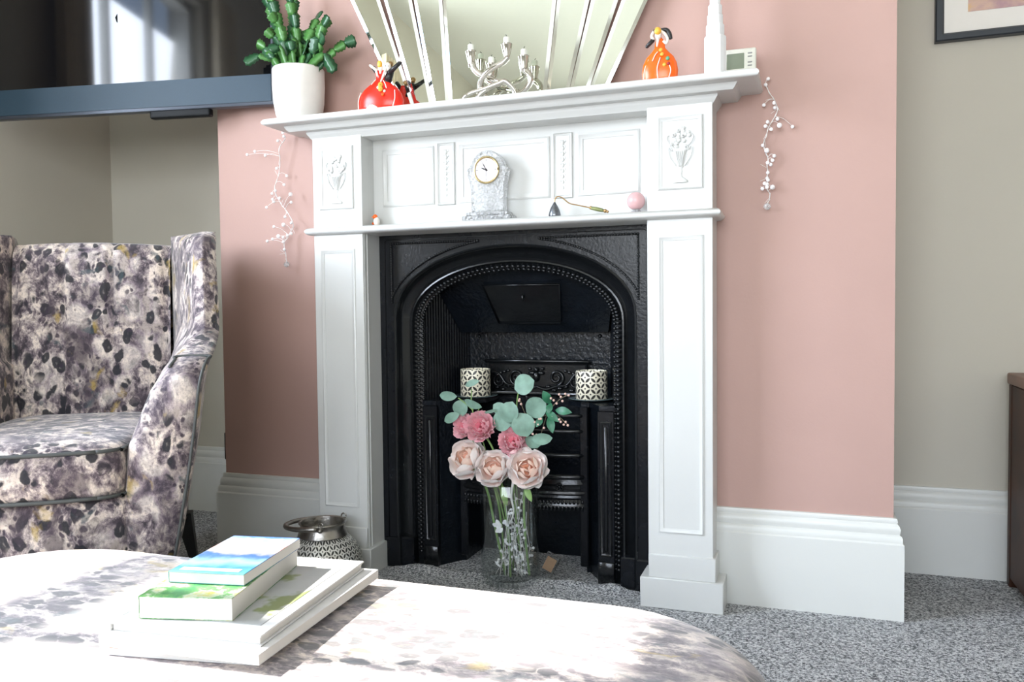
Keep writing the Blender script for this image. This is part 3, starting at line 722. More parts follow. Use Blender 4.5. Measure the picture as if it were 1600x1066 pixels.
for (u, v_, du, dv) in ((-.10, .04, .02, -.02), (-.59, .04, -.02, -.02), (-.135, .66, .012, .08), (-.555, .66, -.012, .08)):
    m = MB(CX); m.strip([[(u+a*.011+du, v_+b*.011+dv, 0.001) for a, b in ((-1, -1), (1, -1), (1, 1), (-1, 1))], [(u+a*.022, v_+b*.022, .16) for a, b in ((-1, -1), (1, -1), (1, 1), (-1, 1))]], True, True, True); m.build('leg', 'leg', ch)

# ------------------------------------------------------------------ ottoman in the foreground
ot = thing('ottoman', 'large low ottoman in leopard print velvet, its colour paled to look sunlit, in the foreground', 'ottoman', (.02, -1.30, 0))
def rrect(x0, x1, y0, y1, z, r_, n=10):
    L = []
    for (cx, cy, a0) in ((x1-r_, y0+r_, -90), (x1-r_, y1-r_, 0), (x0+r_, y1-r_, 90), (x0+r_, y0+r_, 180)):
        for k in range(n+1): a = radians(a0+90*k/n); L.append((cx+r_*cos(a), cy+r_*sin(a), z))
    return L
m = MB(); rows = []
for z, i_ in ((.06, .014), (.066, .004), (.08, 0), (.14, -.004), (.20, -.003), (.235, .003), (.258, .012), (.273, .024), (.285, .042), (.293, .066), (.298, .10), (.3005, .16), (.301, .22)):
    rows.append(rrect(-.715+i_, .728-i_, -1.74+i_, -.845-i_, z, max(.05, .23-i_*.5)))
m.strip(rows, True, True, True); m.build('upholstery', 'fabric_sunlit', ot, 180)
for x in (-.60, .63):
    for y in (-1.62, -.97):
        m = MB(); m.lathe([(.018, 0), (.028, .062)], (x, y, 0), 12); m.build('foot', 'leg', ot, 40)

# ------------------------------------------------------------------ books on the ottoman
def book(name, label, cornersFL, FR, BR, z0, z1, cov, hard=False, group='books stacked on the ottoman', page='page', bottomcov=None):
    """corner points on top face (front left, front right, back right)"""
    fl, fr, br = Vector(cornersFL), Vector(FR), Vector(BR); ex = (fr-fl); W1 = ex.length; ex.normalize(); ey = Vector((-ex.y, ex.x))
    D1 = (br-fr).dot(ey); X = Matrix.Translation((fl.x, fl.y, z0)) @ Matrix.Rotation(atan2(ex.y, ex.x), 4, 'Z')
    t_ = thing(name, label, 'book', (fl.x+ex.x*W1/2+ey.x*D1/2, fl.y+ex.y*W1/2+ey.y*D1/2, z0), group)
    hgt = z1-z0; ct = .0025 if hard else .0012; ov = .004 if hard else .0004
    m = MB(X); m.box((ov, ov, ct), (W1-ov*.9, D1-ov, hgt-ct)); m.build('pages', page, t_)
    m = MB(X); m.box((0, 0, hgt-ct), (W1, D1, hgt), ct*.4, 1); cv = m.build('front_cover', cov, t_)
    # local texture space for the cover: shift the mesh so its origin is its corner
    m = MB(X); m.box((0, 0, 0), (W1, D1, ct), ct*.4, 1); m.build('back_cover', bottomcov or cov, t_)
    m = MB(X); m.box((0, 0, 0), (ct, D1, hgt), ct*.3, 1); m.build('spine', bottomcov or cov, t_)
    # the cover's own origin
    me = cv.data; off = (X @ Vector((0, 0, 0)))-Vector(cv['_w']); Rr = Matrix.Rotation(-atan2(ex.y, ex.x), 4, 'Z')
    me.transform(Rr @ Matrix.Translation(-off)); cv.location = off; cv.rotation_euler = (0, 0, atan2(ex.y, ex.x))
    return t_, X, W1, D1, hgt
book('magazine', 'thin white booklet lowest in the book stack, orange page edge showing', (-.080, -1.300), (.120, -1.268), (.112, -.945), .3015, .312, 'orangecard', bottomcov='whitecard')
book('slim_book', 'slim white softback jutting left, second from the bottom of the stack', (-.095, -1.302), (.138, -1.287), (.112, -.955), .312, .3255, 'whitecard')
tb, X, W1, D1, hh_ = book('hardback_book', 'large white hardback with silver botanical cover picture, middle of the stack', (-.090, -1.290), (.127, -1.268), (.105, -.962), .3255, .3395, 'whitecard', True)
m = MB(X); m.box((.055, .03, hh_+.0001), (W1-.018, D1-.045, hh_+.0006)); m.build('cover_picture', 'foil', tb)
tb, X, W1, D1, hh_ = book('paperback_book', 'thick paperback with green garden cover, second from the top of the stack', (-.060, -1.270), (.063, -1.240), (.030, -1.010), .340, .3695, 'garden')
m = MB(X); m.box((.03, D1*.60, hh_+.0001), (W1-.01, D1-.008, hh_+.0005)); m.build('cover_sky', 'sea', tb)
m = MB(X); m.box((.045, .055, hh_+.0002), (.095, .068, hh_+.0006)); m.build('title_strip', 'whitecard', tb)
tb, X, W1, D1, hh_ = book('small_book', 'small paperback with blue and white seascape cover on top of the stack', (-.061, -1.215), (.048, -1.196), (.024, -1.020), .370, .3855, 'sea')
m = MB(X); m.box((.012, .008, hh_+.0001), (W1-.012, .019, hh_+.0005)); m.build('title_strip', 'whitecard', tb)
m = MB(X); m.box((.03, D1-.020, hh_+.0001), (W1-.02, D1-.012, hh_+.0005)); m.build('title_strip', 'whitecard', tb)

# ------------------------------------------------------------------ pierced lantern on the floor
lc = (-.462, -.215, 0)
ln = thing('pierced_lantern', 'round silver pierced metal lantern with hoop handle on floor by left pilaster', 'lantern', lc)
m = MB(); m.lathe([(.055, 0), (.075, .006), (.094, .03), (.104, .06), (.101, .088), (.090, .112), (.072, .130), (.060, .137)], lc, 48); m.build('body', 'lanternbody', ln, 180)
m = MB(); m.lathe([(.060, .136), (.066, .140), (.062, .150), (.059, .158), (.058, .166), (.061, .170), (.0635, .173), (.061, .176), (.057, .174), (.055, .160), (.055, .140)], lc, 40, cap=False); m.build('neck', 'pewter', ln, 50)
m = MB(); hp = []
for k in range(33):
    a = 2*pi*k/32*.5+pi*.0
    hp.append((lc[0]+.062*cos(a+pi/2+.35)-.045*abs(sin(a))*.95, lc[1]-.066*cos(a)*1.0+0, lc[2]+.163-.006*sin(a)))
hp = [(lc[0]+.064*cos(q)-.040*max(0, sin((q-radians(10))/2))**2, lc[1]+.066*sin(q), lc[2]+.166+.004*cos(q)) for q in [radians(62+ (300-62)*k/32) for k in range(33)]]
m.tube(hp, .0065, 8); m.build('handle', 'pewter', ln, 180)
for s, a in ((1, radians(62)), (-1, radians(300))):
    m = MB(); c = (lc[0]+.064*cos(a), lc[1]+.066*sin(a), .170); m.tube([(c[0]+.007*cos(k*pi/6), c[1], c[2]+.008+.007*sin(k*pi/6)) for k in range(13)], .0022, 6); m.ball((c[0], c[1]-.006, c[2]-.004), .006, 8, 6); m.build('handle_lug', 'pewter', ln, 180)

# ------------------------------------------------------------------ potted christmas cactus
pp = (-.592, -.090, H)
pot = thing('potted_plant', 'christmas cactus in ribbed white pot on the left end of mantel', 'plant', pp)
prof = [(.052, .0), (.058, .006), (.063, .02), (.069, .055), (.0715, .10), (.0718, .145), (.0700, .148), (.068, .145), (.067, .11)]
m = MB(); seg = 120; rows = []
for i, (r_, z) in enumerate(prof):
    rows.append([(pp[0]+(r_+(.0010*cos(j*pi) if .02 <= z <= .12 and i < 6 else 0))*cos(2*pi*j/seg), pp[1]+(r_+(.0010*cos(j*pi) if .02 <= z <= .12 and i < 6 else 0))*sin(2*pi*j/seg), pp[2]+z) for j in range(seg)])
m.strip(rows, True, True, False); m.build('pot', 'ceramic', pot, 180)
m = MB(); m.lathe([(.0675, .125), (.03, .132), (.001, .134)], pp, 20); m.build('soil', 'soil', pot, 60)
def pad_mesh(name, mat):
    m = MB(); n = 8
    out = [(0, 0), (.22, .10), (.40, .28), (.33, .36), (.46, .52), (.38, .62), (.47, .78), (.34, .88), (.22, 1.0), (.08, .96)]
    L = [(-a, b) for a, b in out[::-1]] + out[1:]
    rows = []
    for k, side in ((0, 1), (1, -1)):
        pass
    ctr = [(0, .02), (0, .1), (0, .28), (0, .36), (0, .52), (0, .62), (0, .78), (0, .88), (0, .96), (0, .95)]
    for sgn in (-1, 1):
        for th2 in (.05, -.05):
            A = [(sgn*a, .02*sin(b*3), b) for a, b in out]; B = [(0, th2+.02*sin(b*3)+.0, b) for a, b in ctr]
            m.strip([A, B])
    bmesh.ops.remove_doubles(m.bm, verts=m.bm.verts, dist=1e-5)
    me = bpy.data.meshes.new(name); bmesh.ops.recalc_face_normals(m.bm, faces=m.bm.faces); m.bm.to_mesh(me); m.bm.free(); me.materials.append(M_[mat])
    for p in me.polygons: p.use_smooth = True
    return me
pm, pmd = pad_mesh('leaf', 'leaf'), pad_mesh('leaf', 'leafd')
base = Vector((-.588, -.09, H+.13))
tips = [(-.762, 1.450), (-.725, 1.500), (-.692, 1.532), (-.698, 1.622), (-.666, 1.625), (-.640, 1.560), (-.613, 1.560), (-.610, 1.640), (-.590, 1.615), (-.534, 1.578), (-.506, 1.552), (-.476, 1.540), (-.490, 1.492), (-.418, 1.482), (-.474, 1.402), (-.55, 1.530), (-.585, 1.530), (-.633, 1.505), (-.560, 1.48), (-.665, 1.470), (-.52, 1.475), (-.600, 1.49), (-.54, 1.50), (-.69, 1.455)]
rp = random.Random(5)
for i, (tx, tz) in enumerate(tips):
    ty = -.09+rp.uniform(-.055, .035)
    if tx < -.655: ty = -.125+rp.uniform(-.02, .01); tx += .018; tz -= .004
    b0 = base+Vector(((tx-base.x)*.30, rp.uniform(-.035, .035), 0)); tip = Vector((tx, ty, tz))
    up = .035 if tz > 1.47 else .085
    ctrl = (b0+tip)/2+Vector((0, 0, up)) if tz > 1.42 else Vector((tx-.02, ty, 1.50))
    Lc = (tip-b0).length; n = max(2, int(round(Lc/.040)))
    for k in range(n):
        f = lambda q: b0*(1-q)**2+ctrl*2*q*(1-q)+tip*q*q
        a, b = f(k/n), f((k+1)/n+.03); d = b-a
        o = bpy.data.objects.new('leaf', pmd if (i*7+k*3) % 5 < 2 else pm); COL.objects.link(o); o.parent = pot
        zz_ = d.normalized(); xx_ = zz_.cross(Vector((.3*sin(i*1.9), -1, .25))).normalized(); yy_ = zz_.cross(xx_); q = Matrix((xx_, yy_, zz_)).transposed().to_4x4(); tw = Matrix.Rotation(rp.uniform(-.6, .6), 4, 'Z')
        wd = rp.uniform(.034, .043)*(1 if k else .8)
        o.matrix_local = Matrix.Translation(a-Vector(pp)) @ q @ tw @ Matrix.Diagonal((wd, wd, d.length, 1))

# ------------------------------------------------------------------ ceramic dancers
def cap(m, a, b, ra, rb, seg=8): 
    m.tube([a, b], (ra, rb), seg); m.ball(a, ra, 8, 6); m.ball(b, rb, 8, 6)
ZS = H-1.285+.003     # shift from the sight line height down onto the shelf top
def dancer(name, label, xc, yc, col, scale, flip):
    t_ = thing(name, label, 'figurine', (xc, yc, H)); return t_
D = dancer('dancing_couple_figurine', 'glazed figurine of a dancing couple, wide red dress and black sleeves, on mantel', -.318, -.115, 'red', 1, 1)
y = -.115
def P3(x, z, dy=0): return (x, y+dy, z-.004)
m = MB(); m.lathe([(.060, .0), (.066, .012), (.067, .026), (.062, .044), (.050, .060), (.034, .072), (.020, .080), (.012, .092), (.016, .104), (.015, .110)], (-.319, y, H), 32, .42); dr = m.build('dress', 'red', D, 180)
m = MB()
for pts in ([(-.380, 1.272, -.012), (-.379, 1.30, -.014), (-.372, 1.322, -.012)], [(-.273, 1.272, -.022), (-.266, 1.295, -.022), (-.268, 1.318, -.018)], [(-.300, 1.345, -.020), (-.292, 1.335, -.026), (-.287, 1.322, -.028)], [(-.336, 1.338, -.020), (-.33, 1.345, -.018), (-.325, 1.352, -.014)]):
    m.tube(cubic([P3(a, b+.004, c) for a, b, c in pts], 5), .0013, 5)
m.build('dress_cream_lines', 'cream', dr, 180)  # thin raised cream lines on the red dress
m = MB(); m.lathe([(.024, 0), (.026, .008), (.022, .016), (.010, .021), (.001, .022)], (-.330, y-.014, H), 16, .6); m.build('petticoat', 'cream', dr, 180)
m = MB(); cap(m, P3(-.300, 1.352, .004), P3(-.291, 1.377, .004), .011, .010); m.build('jacket', 'black', D, 180)
m = MB(); cap(m, P3(-.290, 1.374, -.002), P3(-.258, 1.394, -.006), .0072, .0055); m.build('sleeve', 'black', D, 180)
m = MB(); cap(m, P3(-.257, 1.396, -.006), P3(-.2555, 1.410, -.006), .0042, .003); m.build('hand', 'cream', D, 180)
m = MB(); cap(m, P3(-.328, 1.383, -.004), P3(-.346, 1.397, -.006), .0040, .0035); cap(m, P3(-.327, 1.382, -.010), P3(-.322, 1.366, -.012), .0035, .003); m.build('arm', 'cream', D, 180)
m = MB(); cap(m, P3(-.340, 1.391, .002), P3(-.330, 1.378, .002), .0065, .006); m.build('sleeve', 'black', D, 180)
m = MB(); cap(m, P3(-.297, 1.383, -.008), P3(-.311, 1.350, -.012), .004, .0025); m.build('lapel', 'cream', D, 180)
m = MB(); m.ball(P3(-.315, 1.388, -.006), .0085, 12, 8, (.85, .8, 1.3)); cap(m, P3(-.315, 1.384, -.006), P3(-.315, 1.374, -.008), .004, .003); m.build('lady_face', 'cream', D, 180)
m = MB(); m.ball(P3(-.315, 1.396, -.010), .0085, 12, 8, (.9, .7, 1.25)); m.build('lady_hair', 'yellow', D, 180)
m = MB(); m.ball(P3(-.294, 1.388, -.004), .0098, 12, 8, (.9, .8, 1.25)); gf = m.build('gentleman_face', 'cream', D, 180)
m = MB(); m.ball(P3(-.2965, 1.389, -.0125), .0013, 6, 5); m.ball(P3(-.2895, 1.388, -.0120), .0013, 6, 5); m.build('eye', 'black', gf, 180)
m = MB(); m.ball(P3(-.290, 1.396, .002), .0095, 10, 8, (.9, .8, .9)); m.build('gentleman_hair', 'brass', D, 180)
for i, (x, z, r_, mt) in enumerate(((-.304, 1.336, .0072, 'yellow'), (-.304, 1.325, .0068, 'yellow'), (-.298, 1.311, .0045, 'orange'), (-.313, 1.331, .0045, 'cream'), (-.295, 1.320, .0040, 'cream'))):
    m = MB(); m.ball(P3(x, z, -.029+.004*(i > 2)), r_, 10, 7, (1, .5, 1)); m.ball(P3(x, z, -.0325+.004*(i > 2)), r_*.4, 6, 5); m.build('flower', mt, D, 180)

D = dancer('dancer_figurine', 'glazed figurine in an orange gown with black gloves on mantel right of mirror', .427, -.115, 'orange', 1, 1)
m = MB(); m.lathe([(.037, 0), (.0415, .012), (.043, .028), (.040, .046), (.032, .062), (.020, .074), (.0125, .083), (.012, .092), (.009, .102), (.004, .108)], (.427, y, H), 32, .42); dr = m.build('dress', 'orange', D, 180)
m = MB()
for pts in ([(.391, 1.272, -.010), (.392, 1.30, -.010), (.402, 1.325, -.009)], [(.426, 1.272, -.020), (.424, 1.30, -.020), (.431, 1.325, -.016)], [(.412, 1.318, -.016), (.418, 1.332, -.014), (.424, 1.340, -.012)], [(.450, 1.275, -.016), (.455, 1.292, -.016), (.452, 1.305, -.015)]):
    m.tube(cubic([P3(a, b+.004, c) for a, b, c in pts], 5), .0012, 5)
m.build('dress_cream_lines', 'cream', dr, 180)  # thin raised cream lines on the orange dress
m = MB(); m.lathe([(.014, 0), (.014, .007), (.004, .012)], (.438, y-.010, H), 12, .6); m.build('petticoat', 'cream', dr, 180)
m = MB(); m.ball(P3(.424, 1.385, -.004), .009, 12, 8, (.85, .8, 1.25)); cap(m, P3(.424, 1.378, -.006), P3(.422, 1.358, -.010), .0042, .0018); m.build('face', 'cream', D, 180)
m = MB(); m.ball(P3(.424, 1.393, -.010), .0088, 12, 8, (.95, .75, 1.05)); m.build('hair', 'yellow', D, 180)
m = MB(); m.tube(cubic([P3(.431, 1.397), P3(.443, 1.396), P3(.450, 1.386), P3(.452, 1.374)], 5), .0052, 8); m.build('sleeve', 'black', D, 180)
m = MB(); m.tube(cubic([P3(.430, 1.394, -.005), P3(.440, 1.386, -.005), P3(.446, 1.374, -.004), P3(.443, 1.364, -.004), P3(.436, 1.370, -.006)], 5), .0032, 8); m.build('arm', 'cream', D, 180)
m = MB(); cap(m, P3(.411, 1.374, -.004), P3(.398, 1.361, -.006), .0052, .0045); m.build('sleeve', 'black', D, 180)
m = MB(); m.tube(cubic([P3(.412, 1.396, .002), P3(.408, 1.385, -.002), P3(.413, 1.374, -.006)], 5), .0035, 8); m.build('arm', 'cream', D, 180)
m = MB(); m.ball(P3(.418, 1.397, -.004), .006, 8, 6, (1, .8, .7)); m.build('hat', 'black', D, 180)
for x, z, r_, mt in ((.432, 1.349, .0046, 'yellow'), (.435, 1.339, .0046, 'yellow'), (.448, 1.328, .0048, 'green_b'), (.4405, 1.314, .0046, 'yellow'), (.450, 1.316, .0036, 'dkred')):
    m = MB(); m.ball(P3(x, z-.003, -.0165), r_, 10, 7, (1, .6, 1)); m.build('button', mt, D, 180)

# ------------------------------------------------------------------ silver candelabra
cdl = thing('candelabra', 'twisted silver four armed candelabra in front of the fan mirror', 'candelabra', (0, -.09, H))
dz = H-1.288
def arm(pts, r0, r1, cup=None, flat=1):
    m = MB(); C_ = cubic([(x, yy, z+dz) for x, yy, z in pts], 8); n = len(C_)
    rr_ = [1.35*(r0+(r1-r0)*i/(n-1)) for i in range(n)]; m.tube(C_, rr_, 12)
    a = m.build('arm', 'chrome', cdl, 180)
    if cup:
        x, yy, z = cup; z += dz
        m = MB(); m.lathe([(.0062, -.034), (.0080, -.022), (.0112, -.008), (.0138, .005), (.0146, .007), (.0142, .0085), (.012, .006), (.009, .0)], (x, yy, z), 20); m.build('cup', 'chrome', a, 180)
arm([(-.099, -.10, 1.289), (-.070, -.11, 1.311), (-.026, -.10, 1.325), (.010, -.095, 1.336), (.026, -.09, 1.341), (.046, -.08, 1.322), (.050, -.075, 1.305), (.042, -.075, 1.293)], .0035, .0065)
arm([(-.068, -.08, 1.400), (-.060, -.08, 1.382), (-.040, -.085, 1.365), (-.004, -.085, 1.348), (.024, -.08, 1.338)], .0062, .0045, (-.071, -.08, 1.423))
arm([(-.026, -.055, 1.375), (-.034, -.06, 1.362), (-.020, -.07, 1.350), (.000, -.08, 1.344)], .006, .004, (-.024, -.055, 1.392))
arm([(.044, -.115, 1.393), (.030, -.115, 1.381), (.003, -.115, 1.371), (-.025, -.11, 1.354), (-.037, -.10, 1.336), (-.036, -.09, 1.318), (-.020, -.08, 1.303), (.006, -.075, 1.292)], .0052, .0062, (.040, -.112, 1.419))
arm([(.082, -.09, 1.362), (.093, -.09, 1.350), (.095, -.09, 1.335), (.084, -.09, 1.318), (.062, -.088, 1.305), (.040, -.088, 1.294), (.010, -.09, 1.291)], .0068, .0042, (.078, -.09, 1.391))
arm([(.016, -.09, 1.336), (-.018, -.095, 1.325), (-.042, -.10, 1.309), (-.046, -.10, 1.292)], .0045, .0055)
for i, (x, yy, z, nm_) in enumerate(((-.071, -.08, 1.423, 'leftmost'), (-.024, -.055, 1.392, 'lowest, in second'), (.040, -.112, 1.419, 'tallest, in third'), (.078, -.09, 1.391, 'rightmost'))):
    z += dz; lab = ('short white candle stub in the %s cup of the silver candelabra' % nm_)
    cn = thing('candle', lab, 'candle', (x, yy, z+.002), 'candle stubs in the candelabra')
    m = MB(); m.lathe([(.0082, 0), (.0082, .021), (.007, .023), (.002, .0225)], (x, yy, z+.002), 16); m.build('wax', 'wax', cn, 60)
    m = MB(); m.tube([(x, yy, z+.024), (x+.0005, yy, z+.029), (x+.003*(1 if i % 2 else -1), yy, z+.032)], .0008, 5); m.build('wick', 'wick', cn, 180)

# ------------------------------------------------------------------ stepped white tower and room thermostat
tw = thing('tower_ornament', 'tall white stepped skyscraper shaped ornament at right end of mantel', 'ornament', (.5555, -.12, H))
zz = [(0, .093, .0258), (.093, .120, .0215), (.120, .143, .0185), (.143, .165, .0165), (.165, .30, .0125)]
for i, (a, b, r_) in enumerate(zz):
    m = MB(); seg = 16
    for k, (ra, h_) in enumerate(((r_, a),)):
        rows = []
        for r2, z2 in ((r_, a), (r_, b-.003), (r_-.003, b)):
            rows.append([(.5555+r2*cos(2*pi*(j+.5)/seg)*(1 if j % 2 else .96), -.12+r2*sin(2*pi*(j+.5)/seg)*(1 if j % 2 else .96), H+z2) for j in range(seg)])
        m.strip(rows, True, True, True)
    m.build('tier', 'plaster', tw)
X = Matrix.Translation((.608, -.075, H)) @ Matrix.Rotation(radians(-8), 4, 'X')
tm = thing('thermostat', 'ivory digital room thermostat propped on mantel behind the white tower', 'thermostat', (.608, -.075, H))
m = MB(X); m.box((-.036, 0, .003), (.036, .018, .078), .005, 3); m.build('case', 'thermo', tm, 40)
m = MB(X); m.box((-.031, -.001, .028), (.009, .002, .066), .001, 1); m.build('display', 'lcd', tm)
for z in (.064, .056, .042, .034):
    m = MB(X); m.box((.017, -.0012, z-.0014), (.027, .001, z+.0014), .0005, 1); m.build('button', 'grey', tm)
m = MB(X); m.tube([(-.012, -.001, .012), (-.008, -.001, .018), (-.004, -.001, .012)], .0007, 4); m.build('symbol', 'grey', tm)

# ------------------------------------------------------------------ pearl garlands hanging from the mantel ends
def garland(label, wire, beads, y0, big):
    g = thing('pearl_garland', label, 'garland', (wire[0][0], y0, wire[0][1]), 'pearl garlands on the mantel ends')
    yy = lambda k: y0+.006*sin(k*2.3)
    C_ = cubic([(x, yy(k), z) for k, (x, z) in enumerate(wire)], 6)
    m = MB(); m.tube(C_, .0009, 5); m.tube([p+Vector((.0016*sin(i*.9), .0016*cos(i*.9), 0)) for i, p in enumerate(C_)], .0007, 4); 
    rb = random.Random(len(beads))
    ms = {}
    for k, (x, z) in enumerate(beads):
        near = min(C_, key=lambda p: (p.x-x)**2+(p.z-z)**2); P = Vector((x, near.y+rb.uniform(-.012, .006), z))
        if (P-near).length > .006: m.tube(cubic([near, (near+P)/2+Vector((0, 0, .006)), P+(P-near).normalized()*.004], 4), .00055, 4)
        r_ = .0062 if k in big else .0045
        if r_ not in ms:
            b_ = MB(); b_.ball((0, 0, 0), r_, 10, 8); me = bpy.data.meshes.new('pearl'); b_.bm.to_mesh(me); b_.bm.free(); me.materials.append(M_['pearl'])
            for q in me.polygons: q.use_smooth = True
            ms[r_] = me
        o = bpy.data.objects.new('pearl', ms[r_]); COL.objects.link(o); o.parent = g; o.location = P-Vector(g['_w'])
    for q in range(10):
        p = C_[rb.randrange(4, len(C_)-4)]; a = rb.uniform(0, 6.28); m.tube([p, p+Vector((.018*cos(a), -.004, .018*sin(a)))], .0005, 4)
    m.build('wire_stem', 'cwire', g, 180)
    x, z = wire[-1]; m = MB(); m.ball((x, yy(len(wire)-1), z-.006), .0085, 8, 6); m.build('crystal_drop', 'crystal', g)
gL = [(-.688, 1.26), (-.685, 1.249), (-.709, 1.239), (-.781, 1.211), (-.813, 1.205), (-.747, 1.197), (-.713, 1.158), (-.685, 1.136), (-.681, 1.107), (-.665, 1.079), (-.659, 1.055), (-.713, 1.092), (-.733, 1.086), (-.726, 1.068), (-.707, 1.071), (-.725, 1.061), (-.756, 1.047), (-.683, 1.014), (-.659, 0.995), (-.694, 0.992), (-.728, 0.988), (-.713, 0.959), (-.729, 0.951), (-.742, 0.945), (-.671, 0.966), (-.692, 0.955), (-.683, 0.961), (-.687, 0.941), (-.688, 0.919)]
wL = [(-.686, 1.252), (-.685, 1.245), (-.699, 1.213), (-.704, 1.171), (-.712, 1.129), (-.719, 1.096), (-.707, 1.057), (-.686, 1.037), (-.659, 0.995), (-.677, 0.965), (-.689, 0.937), (-.688, 0.895), (-.689, 0.882)]
garland('silver wire and pearl garland hanging from the left end of the mantel', wL, gL, -.03, (9, 19, 21))
gR = [(.669, 1.279), (.663, 1.268), (.659, 1.219), (.683, 1.219), (.684, 1.211), (.69, 1.184), (.695, 1.166), (.724, 1.164), (.668, 1.177), (.663, 1.167), (.676, 1.159), (.656, 1.124), (.666, 1.109), (.683, 1.096), (.679, 1.086), (.668, 1.08), (.675, 1.076), (.668, 1.058), (.666, 1.045), (.669, 1.039), (.661, 1.031), (.667, 1.029), (.667, 1.021), (.679, 1.022), (.656, 1.019)]
wR = [(.662, 1.267), (.673, 1.246), (.686, 1.221), (.689, 1.2), (.673, 1.172), (.664, 1.143), (.658, 1.121), (.668, 1.094), (.667, 1.072), (.667, 1.05), (.667, 1.02), (.673, 1.005), (.671, 0.992), (.667, 0.982)]
garland('silver wire and pearl garland hanging from the right end of the mantel', wR, gR, -.014, (6, 12, 23))

# ------------------------------------------------------------------ small things on the lower ledge
LZ = .970
ck = thing('crystal_clock', 'cut crystal mantel clock with gilt ringed dial on the lower ledge', 'clock', (-.031, -.065, LZ))
m = MB(); cx = -.031
m.box((cx-.068, -.092, LZ), (cx+.068, -.038, LZ+.012), .003, 2); m.box((cx-.058, -.088, LZ+.012), (cx+.058, -.042, LZ+.022), .004, 2); m.build('base', 'crystal', ck)
body = [(cx-.046, LZ+.022), (cx-.043, LZ+.09), (cx-.055, LZ+.118), (cx-.058, LZ+.135), (cx-.048, LZ+.140)] + [(cx-.045*cos(pi*k/12), LZ+.140+.042*sin(pi*k/12)) for k in range(13)] + [(cx+.048, LZ+.140), (cx+.058, LZ+.135), (cx+.055, LZ+.118), (cx+.043, LZ+.09), (cx+.046, LZ+.022)]
m = MB(); m.prism(body, 'y', -.080, -.048); bmesh.ops.bevel(m.bm, geom=list(m.bm.edges), offset=.003, segments=1, affect='EDGES'); m.build('body', 'crystal', ck)
m = MB(); c = (cx, -.0815, 1.100)
m.tube([(c[0]+.0335*cos(2*pi*k/40), c[1]-.002, c[2]+.0335*sin(2*pi*k/40)) for k in range(41)], .0032, 8); bz = m.build('bezel', 'gold', ck, 180)
m = MB(); m.prism([(c[0]+.032*cos(2*pi*k/40), c[2]+.032*sin(2*pi*k/40)) for k in range(40)], 'y', c[1]-.0015, c[1]+.004); dl = m.build('dial', 'dial', ck)
m = MB()
for k in range(12):
    a = radians(30*k); r0, r1 = .0225, .0285; d = Vector((sin(a), 0, cos(a))); n_ = Vector((cos(a), 0, -sin(a)))
    b0 = Vector((c[0], c[1]-.0022, c[2])); w2 = .0011 if k % 3 == 0 else .0006
    m.strip([[b0+d*r0-n_*w2, b0+d*r0+n_*w2], [b0+d*r1-n_*w2, b0+d*r1+n_*w2]])
m.build('hour_marks', 'grey', dl)
def hand(nm_, a, L_, w2, off):
    a = radians(a); d = Vector((sin(a), 0, cos(a))); n_ = Vector((cos(a), 0, -sin(a))); b0 = Vector((c[0], c[1]-off, c[2]))
    m = MB(); m.strip([[b0-d*.004-n_*w2*.5, b0-d*.004+n_*w2*.5], [b0+d*L_*.6-n_*w2, b0+d*L_*.6+n_*w2], [b0+d*L_-n_*.0002, b0+d*L_+n_*.0002]]); m.build(nm_, 'black', dl)
hand('hour_hand', -68, .016, .0018, .003); hand('minute_hand', -28, .023, .0012, .0034); hand('second_hand', 180, .022, .0005, .0038)
m = MB(); m.ball((c[0], c[1]-.003, c[2]), .0028, 8, 6); m.build('hub', 'black', dl, 180)

sn = thing('candle_snuffer', 'aged brass bell candle snuffer with curved green handle on lower ledge', 'candle snuffer', (.150, -.07, LZ))
m = MB(); m.lathe([(.0155, 0), (.0160, .004), (.0150, .010), (.0120, .020), (.0080, .028), (.0040, .034), (.0025, .038)], (.150, -.07, LZ), 24); m.build('bell', 'gunmetal', sn, 180)
m = MB(); m.tube(cubic([(.150, -.07, LZ+.036), (.152, -.07, LZ+.047), (.160, -.07, LZ+.052), (.172, -.07, LZ+.047), (.190, -.072, LZ+.033), (.215, -.075, LZ+.026), (.246, -.078, LZ+.018)], 6), .0016, 6); m.build('shaft', 'brass', sn, 180)
m = MB(); m.tube([(.243, -.078, LZ+.019), (.249, -.078, LZ+.017), (.262, -.079, LZ+.014), (.276, -.080, LZ+.010), (.284, -.08, LZ+.008)], [.002, .0045, .0052, .0048, .002], 8); hh2 = m.build('handle', 'leafmetal', sn, 180)
m = MB(); m.ball((.247, -.078, LZ+.018), .0045, 8, 6); m.ball((.284, -.080, LZ+.008), .005, 8, 6); m.ball((.290, -.080, LZ+.006), .0035, 8, 6); m.build('ferrule', 'brass', hh2, 180)

pk = thing('glass_ball', 'pink glass ball on a small clear stand at right of lower ledge', 'ornament', (.3585, -.065, LZ))
m = MB(); m.ball((.3585, -.065, LZ+.030), .0225, 24, 16); m.build('ball', 'pinkglass', pk, 180)
m = MB(); m.lathe([(.016, 0), (.013, .003), (.009, .009), (.012, .012)], (.3585, -.065, LZ), 16); m.build('stand', 'crystal', pk, 60)
bd = thing('bird_figurine', 'tiny cream and orange bird figurine at left end of lower ledge', 'figurine', (-.368, -.065, LZ))
m = MB(); m.ball((-.366, -.065, LZ+.013), .0095, 12, 9, (.95, .9, 1.35)); m.build('body', 'cream', bd, 180)
m = MB(); m.ball((-.3695, -.066, LZ+.026), .007, 10, 8); m.tube([(-.371, -.07, LZ+.026), (-.377, -.076, LZ+.024)], (.0025, .0005), 6); m.ball((-.3755, -.066, LZ+.008), .004, 8, 6); m.build('head_and_wing', 'orange', bd, 180)

